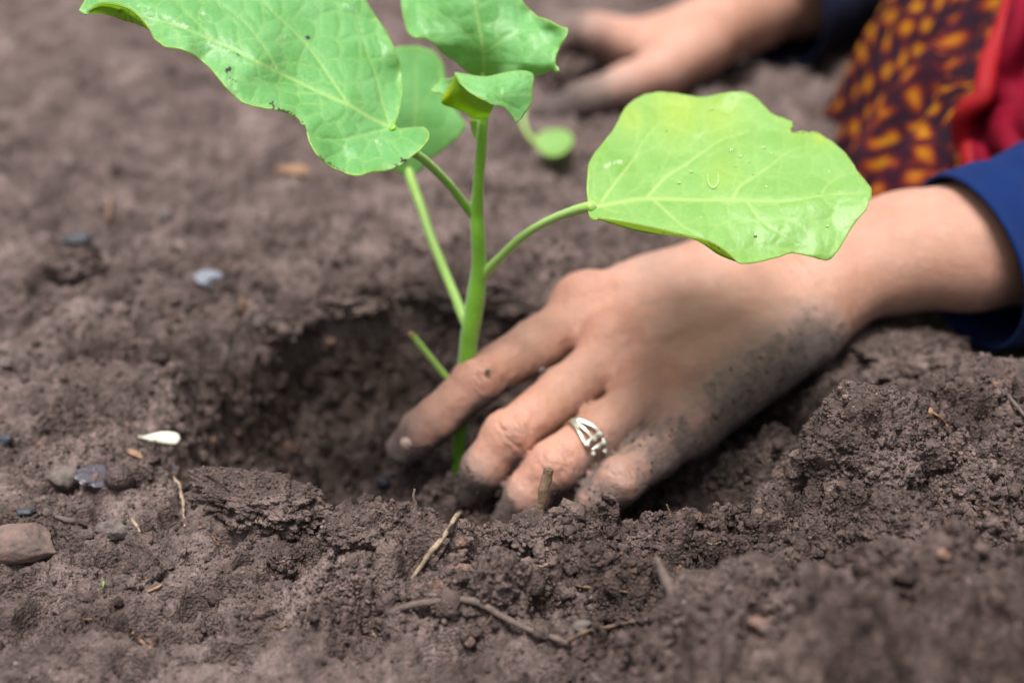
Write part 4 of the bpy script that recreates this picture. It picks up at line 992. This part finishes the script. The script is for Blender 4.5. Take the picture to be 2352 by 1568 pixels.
# blouse over the torso: the body's own field, offset outward
def shell(name, center_line, mat, fold, label=None, nseg=120, n=14):
    pr = catmull(np.array(center_line), n); kk = len(pr); rows = []
    for i, q in enumerate(pr):
        ph = np.arange(nseg) / nseg * 2 * math.pi
        rr = 1 + fold * np.sin(7 * ph + i * .15) + fold * .6 * np.sin(13 * ph - i * .3)
        rows.append(np.stack([q[0] + q[3] * rr * np.cos(ph), q[1] + q[4] * rr * np.sin(ph), np.full(nseg, q[2])], -1))
    i, j = np.meshgrid(np.arange(kk - 1), np.arange(nseg), indexing='ij'); a = (i * nseg + j).ravel(); b = (i * nseg + (j + 1) % nseg).ravel()
    o = mesh_np(name, np.concatenate(rows), np.stack([a, b, b + nseg, a + nseg], -1), mat, person)
    s = o.modifiers.new('thickness', 'SOLIDIFY'); s.thickness = .0015; s.offset = 1
    if label: o['label'] = label
    return o
shell('blouse', [(.74, .92, .14, .165, .18), (.71, .93, .24, .145, .17), (.67, .935, .33, .135, .185), (.63, .94, .41, .115, .21), (.60, .94, .455, .08, .12), (.585, .94, .475, .062, .068)], NAVY, .012)
v, f = ico(5); v = v * (1 + .02 * vnoise(v * 9, 3) + .012 * np.sin(v[:, 1] * 160))[:, None]; hv = v * np.array([.108, .090, .116]); kill = hv[:, 0] < -.045 - .25 * np.clip(hv[:, 2] - .03, -1, .1)
hv[:, 0] = np.maximum(hv[:, 0], -.062 + 0.35 * np.clip(.05 - hv[:, 2], 0, .2)); hv = hv + HEADC + np.array([.014, 0, .012])
m = M('black_hair'); m.base(m.mix(m.noise(200, 4), (.012, .009, .008), (.03, .022, .018))); m.rough(.45); HAIR = m.m
mesh_np('hair', hv, f, HAIR, person)

# patterned skirt: hem traced on the ground around the kneeling legs, draped up to the waist
m = M('patterned_cloth')
uv = m.attr('cuv', True)
mp = m.N('ShaderNodeMapping'); mp.inputs['Rotation'].default_value = (0, 0, rad(45)); mp.inputs['Scale'].default_value = (60, 60, 60); m.L(uv, mp.inputs[0])
fr_ = m.N('ShaderNodeVectorMath', operation='FRACTION'); m.L(mp.outputs[0], fr_.inputs[0])
sb = m.N('ShaderNodeVectorMath', operation='SUBTRACT'); m.L(fr_.outputs[0], sb.inputs[0]); sb.inputs[1].default_value = (.5, .5, 0)
ml = m.N('ShaderNodeVectorMath', operation='MULTIPLY'); m.L(sb.outputs[0], ml.inputs[0]); ml.inputs[1].default_value = (1, 1, 0)
ln = m.N('ShaderNodeVectorMath', operation='LENGTH'); m.L(ml.outputs[0], ln.inputs[0])
n_ = m.noise(240, 3, .6, uv); rr_n = m.math('ADD', ln.outputs['Value'], m.math('MULTIPLY', m.math('SUBTRACT', n_, .5), .13))
big = m.noise(9, 3, .5, uv)
c = m.ramp(rr_n, [(0.10, (0.24, 0.115, 0.005)), (0.20, (0.23, 0.065, 0.004)), (0.30, (0.11, 0.014, 0.005)), (0.40, (0.035, 0.006, 0.010)), (0.50, (0.013, 0.005, 0.010))])
c = m.mix(m.ramp(big, [(.52, 0.), (.66, .6)]), c, m.ramp(rr_n, [(0.1, (0.26, 0.05, .012)), (0.26, (0.10, 0.008, .010)), (.48, (0.03, .004, .010))]))
m.base(c); m.rough(.9); m.b.inputs['Specular IOR Level'].default_value = .1; m.L(m.bump(m.noise(1200, 2, .6, uv), .0004, .6), m.b.inputs['Normal'])
SKIRT = m.m
cx, cy = .62, .90
hemp = [GP(1992, 440), GP(1945, 335), GP(1958, 285), GP(2004, 225), GP(2015, 170)]
hem = [(0.40, 0.36), (0.345, 0.455), (0.300, 0.505), (0.235, 0.540), (0.188, 0.575), (0.181, 0.640), (hemp[0][0], hemp[0][1]), (0.189, .775), (hemp[1][0] - .002, hemp[1][1]), (hemp[2][0], hemp[2][1] + .01), (0.245, .925), (0.262, .985), (0.255, 1.06), (.245, 1.13), (.30, 1.25), (.45, 1.36), (.66, 1.40), (.90, 1.30), (1.05, 1.1), (1.10, .88), (1.04, .62), (.86, .44), (.62, .36)]
hc = catmull(np.array(hem), 26, True); kk = len(hc); nr_ = 70; rows = []; arc = np.concatenate([[0], np.cumsum(np.linalg.norm(np.diff(hc, axis=0), axis=1))])
uvs = []
for i in range(nr_):
    t = i / (nr_ - 1); wx = .735 + .15 * np.cos(np.arctan2(hc[:, 1] - .92, hc[:, 0] - .72)); wy = .92 + .17 * np.sin(np.arctan2(hc[:, 1] - .92, hc[:, 0] - .72))
    s = t; inward = s ** 1.5 * .92 + .08 * s
    X = hc[:, 0] * (1 - inward) + wx * inward; Y = hc[:, 1] * (1 - inward) + wy * inward
    knee = 0.20 * np.exp(-((X - .36) / .12) ** 2 - ((Y - .80) / .10) ** 2) + .20 * np.exp(-((X - .40) / .13) ** 2 - ((Y - 1.12) / .10) ** 2)
    Z = .19 * (1 - (1 - s) ** 2.2) + knee * np.clip(s * 3.2, 0, 1) * .55
    fold = .015 * np.sin(arc * 85 + 2 * np.sin(arc * 30)) * (1 - s) ** .6 + .006 * np.sin(arc * 160 + s * 5) * (1 - s)
    nx = np.gradient(hc[:, 1]); ny = -np.gradient(hc[:, 0]); ln_ = np.hypot(nx, ny) + 1e-9
    X = X + fold * nx / ln_; Y = Y + fold * ny / ln_
    X = X + .004 * fbm2(arc * 30, np.full(kk, s * 14.0), 3, 3); Z = Z + .004 * fbm2(arc * 40, np.full(kk, s * 9.0), 3, 5)
    gzv = gz(X, Y); Z = np.maximum(Z + gzv * (1 - s) * (s < .2), gzv + .0015)
    rows.append(np.stack([X, Y, Z], -1)); uvs.append(np.stack([arc, np.full(kk, 0.0), np.zeros(kk)], -1))
RW = np.stack(rows); step = np.linalg.norm(np.diff(RW, axis=0), axis=2); vvv = np.vstack([np.zeros((1, kk)), np.cumsum(step, 0)])
UVW = np.stack(uvs); UVW[:, :, 1] = vvv
hs_ = np.linalg.norm(np.diff(RW, axis=1), axis=2); cu_ = np.concatenate([np.zeros((nr_, 1)), np.cumsum(hs_, 1)], 1); j0_ = int(np.argmin(np.hypot(hc[:, 0] - .19, hc[:, 1] - .77) + 9 * (hc[:, 0] > .5))); UVW[:, :, 0] = cu_ - cu_[:, j0_:j0_ + 1]
i, j = np.meshgrid(np.arange(nr_ - 1), np.arange(kk), indexing='ij'); a = (i * kk + j).ravel(); b = (i * kk + (j + 1) % kk).ravel()
sk = mesh_np('skirt', RW.reshape(-1, 3), np.stack([a, b, b + kk, a + kk], -1), SKIRT, person, attrs={'cuv': UVW.reshape(-1, 3)})
s_ = sk.modifiers.new('thickness', 'SOLIDIFY'); s_.thickness = .0012
sk['label'] = 'maroon skirt with rows of orange and yellow blossoms'

# red scarf hanging in front of the skirt, with a thick scalloped border
m = M('red_cloth'); m.base(m.mix(m.noise(40, 3), (0.095, 0.0008, 0.007), (0.15, 0.0014, 0.014))); m.rough(.8); m.b.inputs['Specular IOR Level'].default_value = .1
m.L(m.bump(m.noise(1400, 2), .0003, .5), m.b.inputs['Normal']); RED = m.m
m = M('scarlet_trim'); m.base((0.20, 0.002, 0.005)); m.rough(.7); m.b.inputs['Specular IOR Level'].default_value = .2; TRIM = m.m
Ldg = [(2372, -420), (2356, -280), (2345, -160), (2330, -60), (2320, 0), (2305, 60), (2285, 105), (2268, 150), (2262, 190), (2252, 225), (2225, 245), (2205, 275), (2208, 320), (2222, 345), (2226, 390), (2235, 430)]
SB = BVHTree.FromPolygons([Vector(map(float, v)) for v in RW.reshape(-1, 3)], [tuple(map(int, q)) for q in np.stack([a, b, b + kk, a + kk], -1)])
def skirt_hit(px, py):
    o_ = Vector((0, 0, CAMH)); d_ = Vector(P(px, py, 1.0)) - o_; L_ = d_.length; h_ = SB.ray_cast(o_, d_.normalized())
    return h_[3] / L_ if h_[0] is not None else .735
Lc = catmull(np.array(Ldg, float), 8); nL = len(Lc); cols_ = 44; R3 = []
for j in range(cols_):
    u = j / (cols_ - 1)
    px = Lc[:, 0] + u * 460; dpt = .735 - .10 * (1 - (Lc[:, 1] + 160) / 590) * 0 + .018 * np.sin(u * 14 + Lc[:, 1] * .012) * (0.3 + u) + .03 * u
    dpt = np.minimum(dpt, np.array([skirt_hit(a_, b_) for a_, b_ in zip(px, Lc[:, 1] + 18 * np.sin(u * 9))]) - .014 - .011 * np.sin(u * 16 + Lc[:, 1] * .010) - .004 * np.sin(u * 37 - Lc[:, 1] * .02))
    dpt = np.convolve(np.pad(dpt, 4, 'edge'), np.ones(9) / 9, 'valid')
    R3.append(PV(px, Lc[:, 1] + 18 * np.sin(u * 9), dpt))
R3 = np.stack(R3, 1); i, j = np.meshgrid(np.arange(nL - 1), np.arange(cols_ - 1), indexing='ij'); a = (i * cols_ + j).ravel()
sc_ = mesh_np('scarf', R3.reshape(-1, 3), np.stack([a, a + 1, a + cols_ + 1, a + cols_], -1), RED, person)
s_ = sc_.modifiers.new('thickness', 'SOLIDIFY'); s_.thickness = .0015
sc_['label'] = 'crimson scarf with a wavy scarlet border'
e3 = R3[:, 0] + np.array([0, -.001, 0]); v, f = tube_np(e3[::4], [.0045] * len(e3[::4]), 14, 4, flat=.8); mesh_np('scarf_border', v, f, TRIM, sc_)
for o in person.children: o.location = -Vector(person.location)
body.location = (0, 0, 0)
for o in person.children:
    for c_ in o.children: c_.location = (0, 0, 0)

# ------------------------------------------------------------------ the next seedling, in the far hand
s2 = empty('small_seedling', GP(1215, 300)); tag(s2, 'small blurred seedling with one bright yellow-green leaf beside the far hand', 'seedling')
leaf('leaf', s2, LEAFY, [(1228, 322), (1240, 305), (1265, 296), (1292, 298), (1312, 308), (1316, 325), (1302, 345), (1280, 358), (1255, 356), (1235, 342)], [(1228, 322, .785), (1316, 320, .765), (1270, 296, .79), (1275, 358, .755)], [([(1230, 325), (1270, 328), (1312, 320)], 4, .6)], cell=40, quilt=.0004, seed=71, fine=.3, step=5, thick=.0005)
v, f = tube_np([P(1232, 328, .784), P(1215, 312, .79), P(1204, 290, .80), P(1200, 262, .82), P(1206, 240, .83)], [.0010, .0011, .0012, .0013, .0014], 12, 6); mesh_np('stem', v, f, STEMP, s2)
for o in s2.children: o.location = -Vector(s2.location)
v, f = ico(5); v = v * np.array([.016, .020, .014]) * (1 + .18 * vnoise(v * 2.2, 4) + .09 * vnoise(v * 6, 5))[:, None]
o = mesh_np('soil_ball', v, f, SOIL, attrs={'loose': np.ones(len(v))}); o.location = P(1285, 170, .905); tag(o, 'dark ball of damp soil gripped between thumb and fingers of the far hand', 'soil')

# ------------------------------------------------------------------ bits lying on the ground
def simple(name, c1, c2, rough=.8, sc=300, spec=.5):
    m = M(name); m.base(m.mix(m.ramp(m.noise(sc, 4, .65), [(.35, 0.), (.65, 1.)]), c1, c2)); m.rough(rough); m.b.inputs['Specular IOR Level'].default_value = spec
    m.L(m.bump(m.noise(sc * 3, 4, .65), .0005, .8), m.b.inputs['Normal']); return m.m
ROOT = simple('pale_root', (.34, .26, .18), (.13, .09, .06), .8, 420); TWIG = simple('brown_twig', (.17, .105, .06), (.07, .045, .03), .85, 500); DARKROOT = simple('soil_caked_root', (.12, .088, .075), (.075, .055, .048), .95, 500)
HUSK = simple('white_husk', (.62, .60, .52), (.42, .40, .33), .6, 120); TAN = simple('tan_chip', (.24, .13, .07), (.14, .08, .05), .75, 400); COAL = simple('charcoal', (.014, .016, .022), (.035, .038, .05), .45, 500)
BLUE = simple('bluish_stone', (.18, .20, .24), (.09, .10, .125), .6, 260); BRICK = simple('brick_shard', (.140, .090, .075), (.075, .055, .05), .9, 200); STRAW = simple('straw', (.55, .50, .13), (.40, .33, .10), .6, 500); PLAS = simple('purple_scrap', (.04, .032, .045), (.06, .05, .065), .35, 200); PEB = simple('pale_pebble', (.125, .102, .092), (.055, .043, .039), .85, 420); GREEN = simple('green_blade', (.10, .20, .05), (.16, .28, .08), .6, 400)

def strand(name, pts, r_, mat, label, cat, lift=.0006, wob=.25, flat=1.0, group=None, air=(), seed=0, jit=0.0):
    q = []
    for i, pp in enumerate(pts):
        if len(pp) == 3: q.append(P(*pp))
        else:
            h_, _ = hit(pp[0], pp[1]); q.append(h_ + np.array([0, -.0006, lift]))
    pr = catmull(np.array(q), 4) if jit else np.array(q)
    if jit:
        pr = pr + jit * np.stack([vnoise(pr * 300, k + seed) for k in range(3)], -1) * np.minimum(1, np.arange(len(pr)) / 3)[:, None]
        r_ = np.interp(np.linspace(0, 1, len(pr)), np.linspace(0, 1, len(r_)), r_)
    v, f = tube_np(pr, r_, 12, 5, wob=wob, seed=seed, flat=flat); c_ = v.mean(0)
    o = mesh_np(name, v - c_, f, mat); o.location = c_; tag(o, label, cat, group); return o
tg = 'roots and twigs in the soil'
D0 = .4285
strand('root', [(1076, 1186), (1058, 1190), (1045, 1205), (1028, 1235), (1000, 1270), (975, 1305), (945, 1345)], [.0005, .0007, .00085, .0008, .0009, .0008, .0006], ROOT, 'pale bent root lying down the face of the ridge', 'root', lift=.0026, wob=.3, group=tg)
strand('twig', [(1236, 1186, .433), (1242, 1160, .432), (1249, 1125, .4305), (1256, 1095, .430), (1262, 1076, .4295)], [.0011, .0014, .0016, .0016, .0015], TWIG, 'stout brown twig standing upright on the ridge before the fingers', 'twig', wob=.22, flat=.6, group=tg)
strand('rootlet', [(953, 1178, .436), (954, 1160, .4355), (950, 1140, .435), (952, 1122, .435)], [.0011, .0007, .0004, .0004], DARKROOT, 'thin dark rootlet standing upright at the left end of the ridge', 'root', wob=.5, group=tg)
strand('rootlet', [(1540, 1188, .433), (1537, 1172, .4325), (1531, 1158, .432)], [.0005, .0003, .0003], TWIG, 'tiny hooked rootlet sticking up from the right part of the ridge', 'root', wob=.4, group=tg)
strand('root', [(880, 1428), (930, 1405), (985, 1395), (1040, 1388), (1100, 1395), (1150, 1425), (1210, 1455), (1270, 1475), (1310, 1490)], [.0006, .0009, .0010, .0009, .0011, .0009, .0008, .0008, .0006], DARKROOT, 'long dark soil-caked root curving across the foreground', 'root', lift=.0022, group=tg)
strand('root', [(1300, 1490), (1340, 1465), (1400, 1452), (1455, 1440)], [.0006, .0005, .0006, .0004], TWIG, 'thin brown root rising right from the end of the long dark root', 'root', lift=.0024, group=tg)
strand('root', [(1300, 1345), (1340, 1353), (1390, 1360), (1440, 1366)], [.0003, .0005, .0004, .0003], TWIG, 'short thin root across the shaded middle of the ridge', 'root', lift=.0015, group=tg)
strand('twig', [(1508, 1278, .372), (1520, 1310, .371), (1540, 1355, .369), (1552, 1400, .367), (1560, 1445, .366)], [.0006, .0011, .0014, .0013, .0010], DARKROOT, 'blurred dark twig leaning up out of the foreground', 'twig', wob=.2, group=tg)
strand('root', [(398, 1098), (412, 1120), (420, 1145), (424, 1170), (424, 1210)], [.0004, .0006, .0006, .0004, .0003], ROOT, 'pale wispy root left of the long flat clod', 'root', lift=.0012, group=tg, jit=.0006)
strand('straw', [(305, 1197), (315, 1212), (323, 1226)], [.0004, .0007, .0004], ROOT, 'short pale orange straw on the left ground', 'straw', lift=.0012, group=tg)
strand('straw', [(305, 1455), (325, 1475), (348, 1492)], [.0004, .0006, .0004], TAN, 'short orange-brown straw low on the left', 'straw', lift=.001, group=tg)
strand('straw', [(340, 1362), (358, 1355), (375, 1345)], [.0004, .0005, .0003], TAN, 'short tan straw on the smooth ground left of the ridge', 'straw', lift=.001, group=tg)
strand('straw', [(2300, 1234, .418), (2320, 1245, .417), (2347, 1259, .4155)], [.0006, .0008, .0006], STRAW, 'bright yellow straw at the right edge', 'straw', wob=.12, group=tg)
strand('twig', [(2238, 1158), (2262, 1185), (2290, 1212)], [.0005, .0008, .0005], TWIG, 'brown twig on the right mound above the yellow straw', 'twig', lift=.0012, group=tg)
strand('rootlet', [(2120, 960), (2145, 968), (2168, 990), (2180, 1010)], [.0003, .0004, .0004, .0003], TAN, 'fine orange rootlet between the peaked clod and the right clod', 'root', lift=.003, group=tg)
strand('rootlet', [(2310, 930), (2330, 955), (2350, 980)], [.0005, .0007, .0005], DARKROOT, 'dark rootlet on the broad right clod', 'root', lift=.004, group=tg)
strand('grass_blade', [(236, 1330), (240, 1340), (238, 1358)], [.0002, .0003, .0002], GREEN, 'tiny green blade beside the smooth clod at lower left', 'grass blade', lift=.001, group=tg)
strand('twig', [(130, 1190), (165, 1200), (200, 1212)], [.0006, .0009, .0005], DARKROOT, 'dark twig half buried above the brick shard', 'twig', lift=.001, group=tg)
strand('straw', [(255, 465), (252, 500), (250, 520)], [.0006, .0008, .0006], TAN, 'upright blurred straw far back on the left ground', 'straw', lift=.003, group=tg)
rs = np.random.default_rng(21)
for k, (x, y) in enumerate([(1250, 1300), (1010, 1230), (1120, 1430), (860, 1460), (640, 1440), (200, 1420), (1640, 1250), (1800, 1290), (500, 1240)]):
    a = rs.uniform(0, 3.14); L_ = rs.uniform(12, 26)
    strand('rootlet', [(x - L_ * math.cos(a), y - L_ * .5 * math.sin(a)), (x, y + 4), (x + L_ * math.cos(a), y + L_ * .5 * math.sin(a))], [.00018, .00028, .00015], (ROOT, TWIG, TAN)[k % 3],
           ('hair-thin rootlet among the crumbs ' + ('right of the brown twig foot', 'left of the pale root top', 'under the arch of the long dark root', 'below the left end of the long dark root', 'on the bare ground at bottom left of centre', 'near the bottom left corner', 'on the low saddle right of the ridge', 'on the slope below the peaked clod', 'beside the flat clod tip')[k]), 'root', lift=.0012, group='hair-thin rootlets', seed=k, jit=.0008)

def chunk(name, px, py, size, mat, label, cat, rot=0.0, seed=0, lift=.3, facet=0.0, rough=.1, sub=4, group=None, tilt=(0, 0), d=None):
    if d: q = P(px, py, d)
    else: q, _ = hit(px, py)
    v, f = ico(sub); n0_ = v.copy()
    r_ = np.random.default_rng(seed); 
    for k in range(int(facet)):
        nn = r_.standard_normal(3); nn /= np.linalg.norm(nn); lim = r_.uniform(.55, .8); over = v @ nn - lim; v = v - np.clip(over, 0, None)[:, None] * nn
    v = v * (1 + rough * vnoise(n0_ * 2.3 + seed, 2) + rough * .5 * vnoise(n0_ * 6 + seed, 3))[:, None] * np.array(size)
    Rz = Matrix.Rotation(rot, 3, 'Z') @ Matrix.Rotation(tilt[0], 3, 'X') @ Matrix.Rotation(tilt[1], 3, 'Y'); v = v @ np.array(Rz).T
    o = mesh_np(name, v, f, mat, smooth=True, attrs={'loose': np.full(len(v), .3)}); o.location = q + np.array([0, 0, size[2] * lift]); tag(o, label, cat, group); return o
# white husk: a curved pointed sheet
hq, hd = hit(368, 1024); hd -= .009; hq = P(368, 1024, hd); us = np.linspace(0, 1, 30); VV = []
ax0 = P(312, 1020, hd) - P(424, 1028, hd); ax0 /= np.linalg.norm(ax0); Lh = .0158
for u in us:
    wdt = .0024 * (np.sin(math.pi * min(1, u * .62 + .16)) ** .8) * (1 - u) ** .75 * 1.5 * (min(1, u / .06)) ** .5
    for s in np.linspace(-1, 1, 11): VV.append(hq + ax0 * (u - .5) * Lh + np.array([0, .85, .52]) * wdt * s + ax0 * 0 + np.array([0, -.6, .8]) * (-.0006 * s * s + .0006 + .0008 * math.sin(u * 5)) + np.array([0, -.001, .0040]))
VV = np.array(VV); i, j = np.meshgrid(np.arange(29), np.arange(10), indexing='ij'); a = (i * 11 + j).ravel(); c_ = VV.mean(0)
o = mesh_np('husk', VV - c_, np.stack([a, a + 1, a + 12, a + 11], -1), HUSK); o.location = c_; s_ = o.modifiers.new('t', 'SOLIDIFY'); s_.thickness = .0006; tag(o, 'bright white pointed husk lying flat on the left ground', 'husk')
cg = 'small stones and scraps on the ground'
chunk('wood_chip', 312, 1047, (.0046, .0014, .0012), TAN, 'orange-tan wood chip just below the white husk', 'chip', -.7, 2, .6, 3, group=cg)
chunk('charcoal_bit', 398, 1081, (.0024, .0015, .0014), COAL, 'small black charcoal bit below the right end of the husk', 'charcoal', .3, 3, .6, 6, group=cg)
chunk('charcoal_bit', 12, 1020, (.0030, .0024, .0026), COAL, 'black charcoal bit at the left edge of the frame', 'charcoal', .1, 4, .6, 6, group=cg)
chunk('charcoal_bit', 880, 1120, (.0026, .003, .0030), COAL, 'bluish black charcoal bit in the hole just behind the ridge', 'charcoal', .1, 5, .6, 5, group=cg)
chunk('charcoal_bit', 60, 1180, (.0040, .002, .0014), COAL, 'slate-dark flat bit above the brick shard', 'charcoal', .1, 25, .6, 5, group=cg)
chunk('charcoal_bit', 180, 585, (.0075, .005, .0035), COAL, 'blurred dark piece on the far left clod', 'charcoal', .1, 6, 2.2, 6, group=cg)
chunk('stone', 480, 652, (.0068, .005, .0040), BLUE, 'blurred bluish grey stone on the ground left of the hole', 'stone', .2, 7, .5, 6, group=cg)
chunk('stone', 150, 1100, (.0060, .005, .0040), PEB, 'grey-brown stone half sunk beside the purple scrap', 'stone', .5, 8, .1, 5, group=cg)
chunk('plastic_scrap', 218, 1108, (.0060, .0042, .0006), PLAS, 'thin dark purple scrap lying against a stone on the left', 'scrap', .4, 9, 4.0, 0, .35, tilt=(.5, .25), group=cg)
chunk('brick_shard', 45, 1262, (.0145, .0075, .0060), BRICK, 'flat-topped reddish brick shard cut off by the left edge', 'brick', .12, 17, .35, 7, .06, 5, group=cg)
chunk('stone', 15, 842, (.0028, .0026, .0026), PEB, 'pale round pebble at the left edge', 'stone', .1, 11, .7, 3, group=cg)
chunk('stone', 1338, 1450, (.0029, .0022, .0022), PEB, 'small whitish pebble in the foreground beside the thin brown root', 'stone', .1, 12, .8, 5, group=cg)
chunk('stone', 262, 1218, (.0050, .004, .0040), PEB, 'crumbly whitish lump by the short orange straw', 'stone', .1, 13, -.1, 0, .35, group=cg)
chunk('wood_chip', 680, 400, (.0110, .005, .003), TAN, 'blurred orange-tan chip on the far ground under the largest leaf', 'chip', -.2, 14, .6, 3, group=cg)
chunk('wood_chip', 380, 505, (.0045, .003, .003), PEB, 'small blurred beige chip far left behind the hole', 'chip', .4, 15, .6, 3, group=cg)
chunk('wood_chip', 2130, 968, (.0022, .0018, .002), TAN, 'small orange flake on the right mound', 'chip', .4, 16, 1.5, 3, group=cg)
chunk('stone', 610, 745, (.0050, .004, .0030), PEB, 'blurred pale stone on the left rim of the hole', 'stone', .4, 18, .6, 4, group=cg)
chunk('wood_chip', 560, 718, (.0018, .001, .004), TAN, 'tiny orange flake on the left rim of the hole', 'chip', .4, 19, .6, 3, group=cg)
chunk('stone', 1245, 850, (.0016, .0014, .0014), PEB, 'tiny grit grain lodged between index and middle finger', 'stone', .4, 20, .0, 3, group=cg, d=.528)
chunk('charcoal_bit', 1120, 853, (.0011, .0010, .0009), COAL, 'black speck of grit on the index finger joint', 'grit', .4, 21, .0, 3, group=cg, d=.5225)
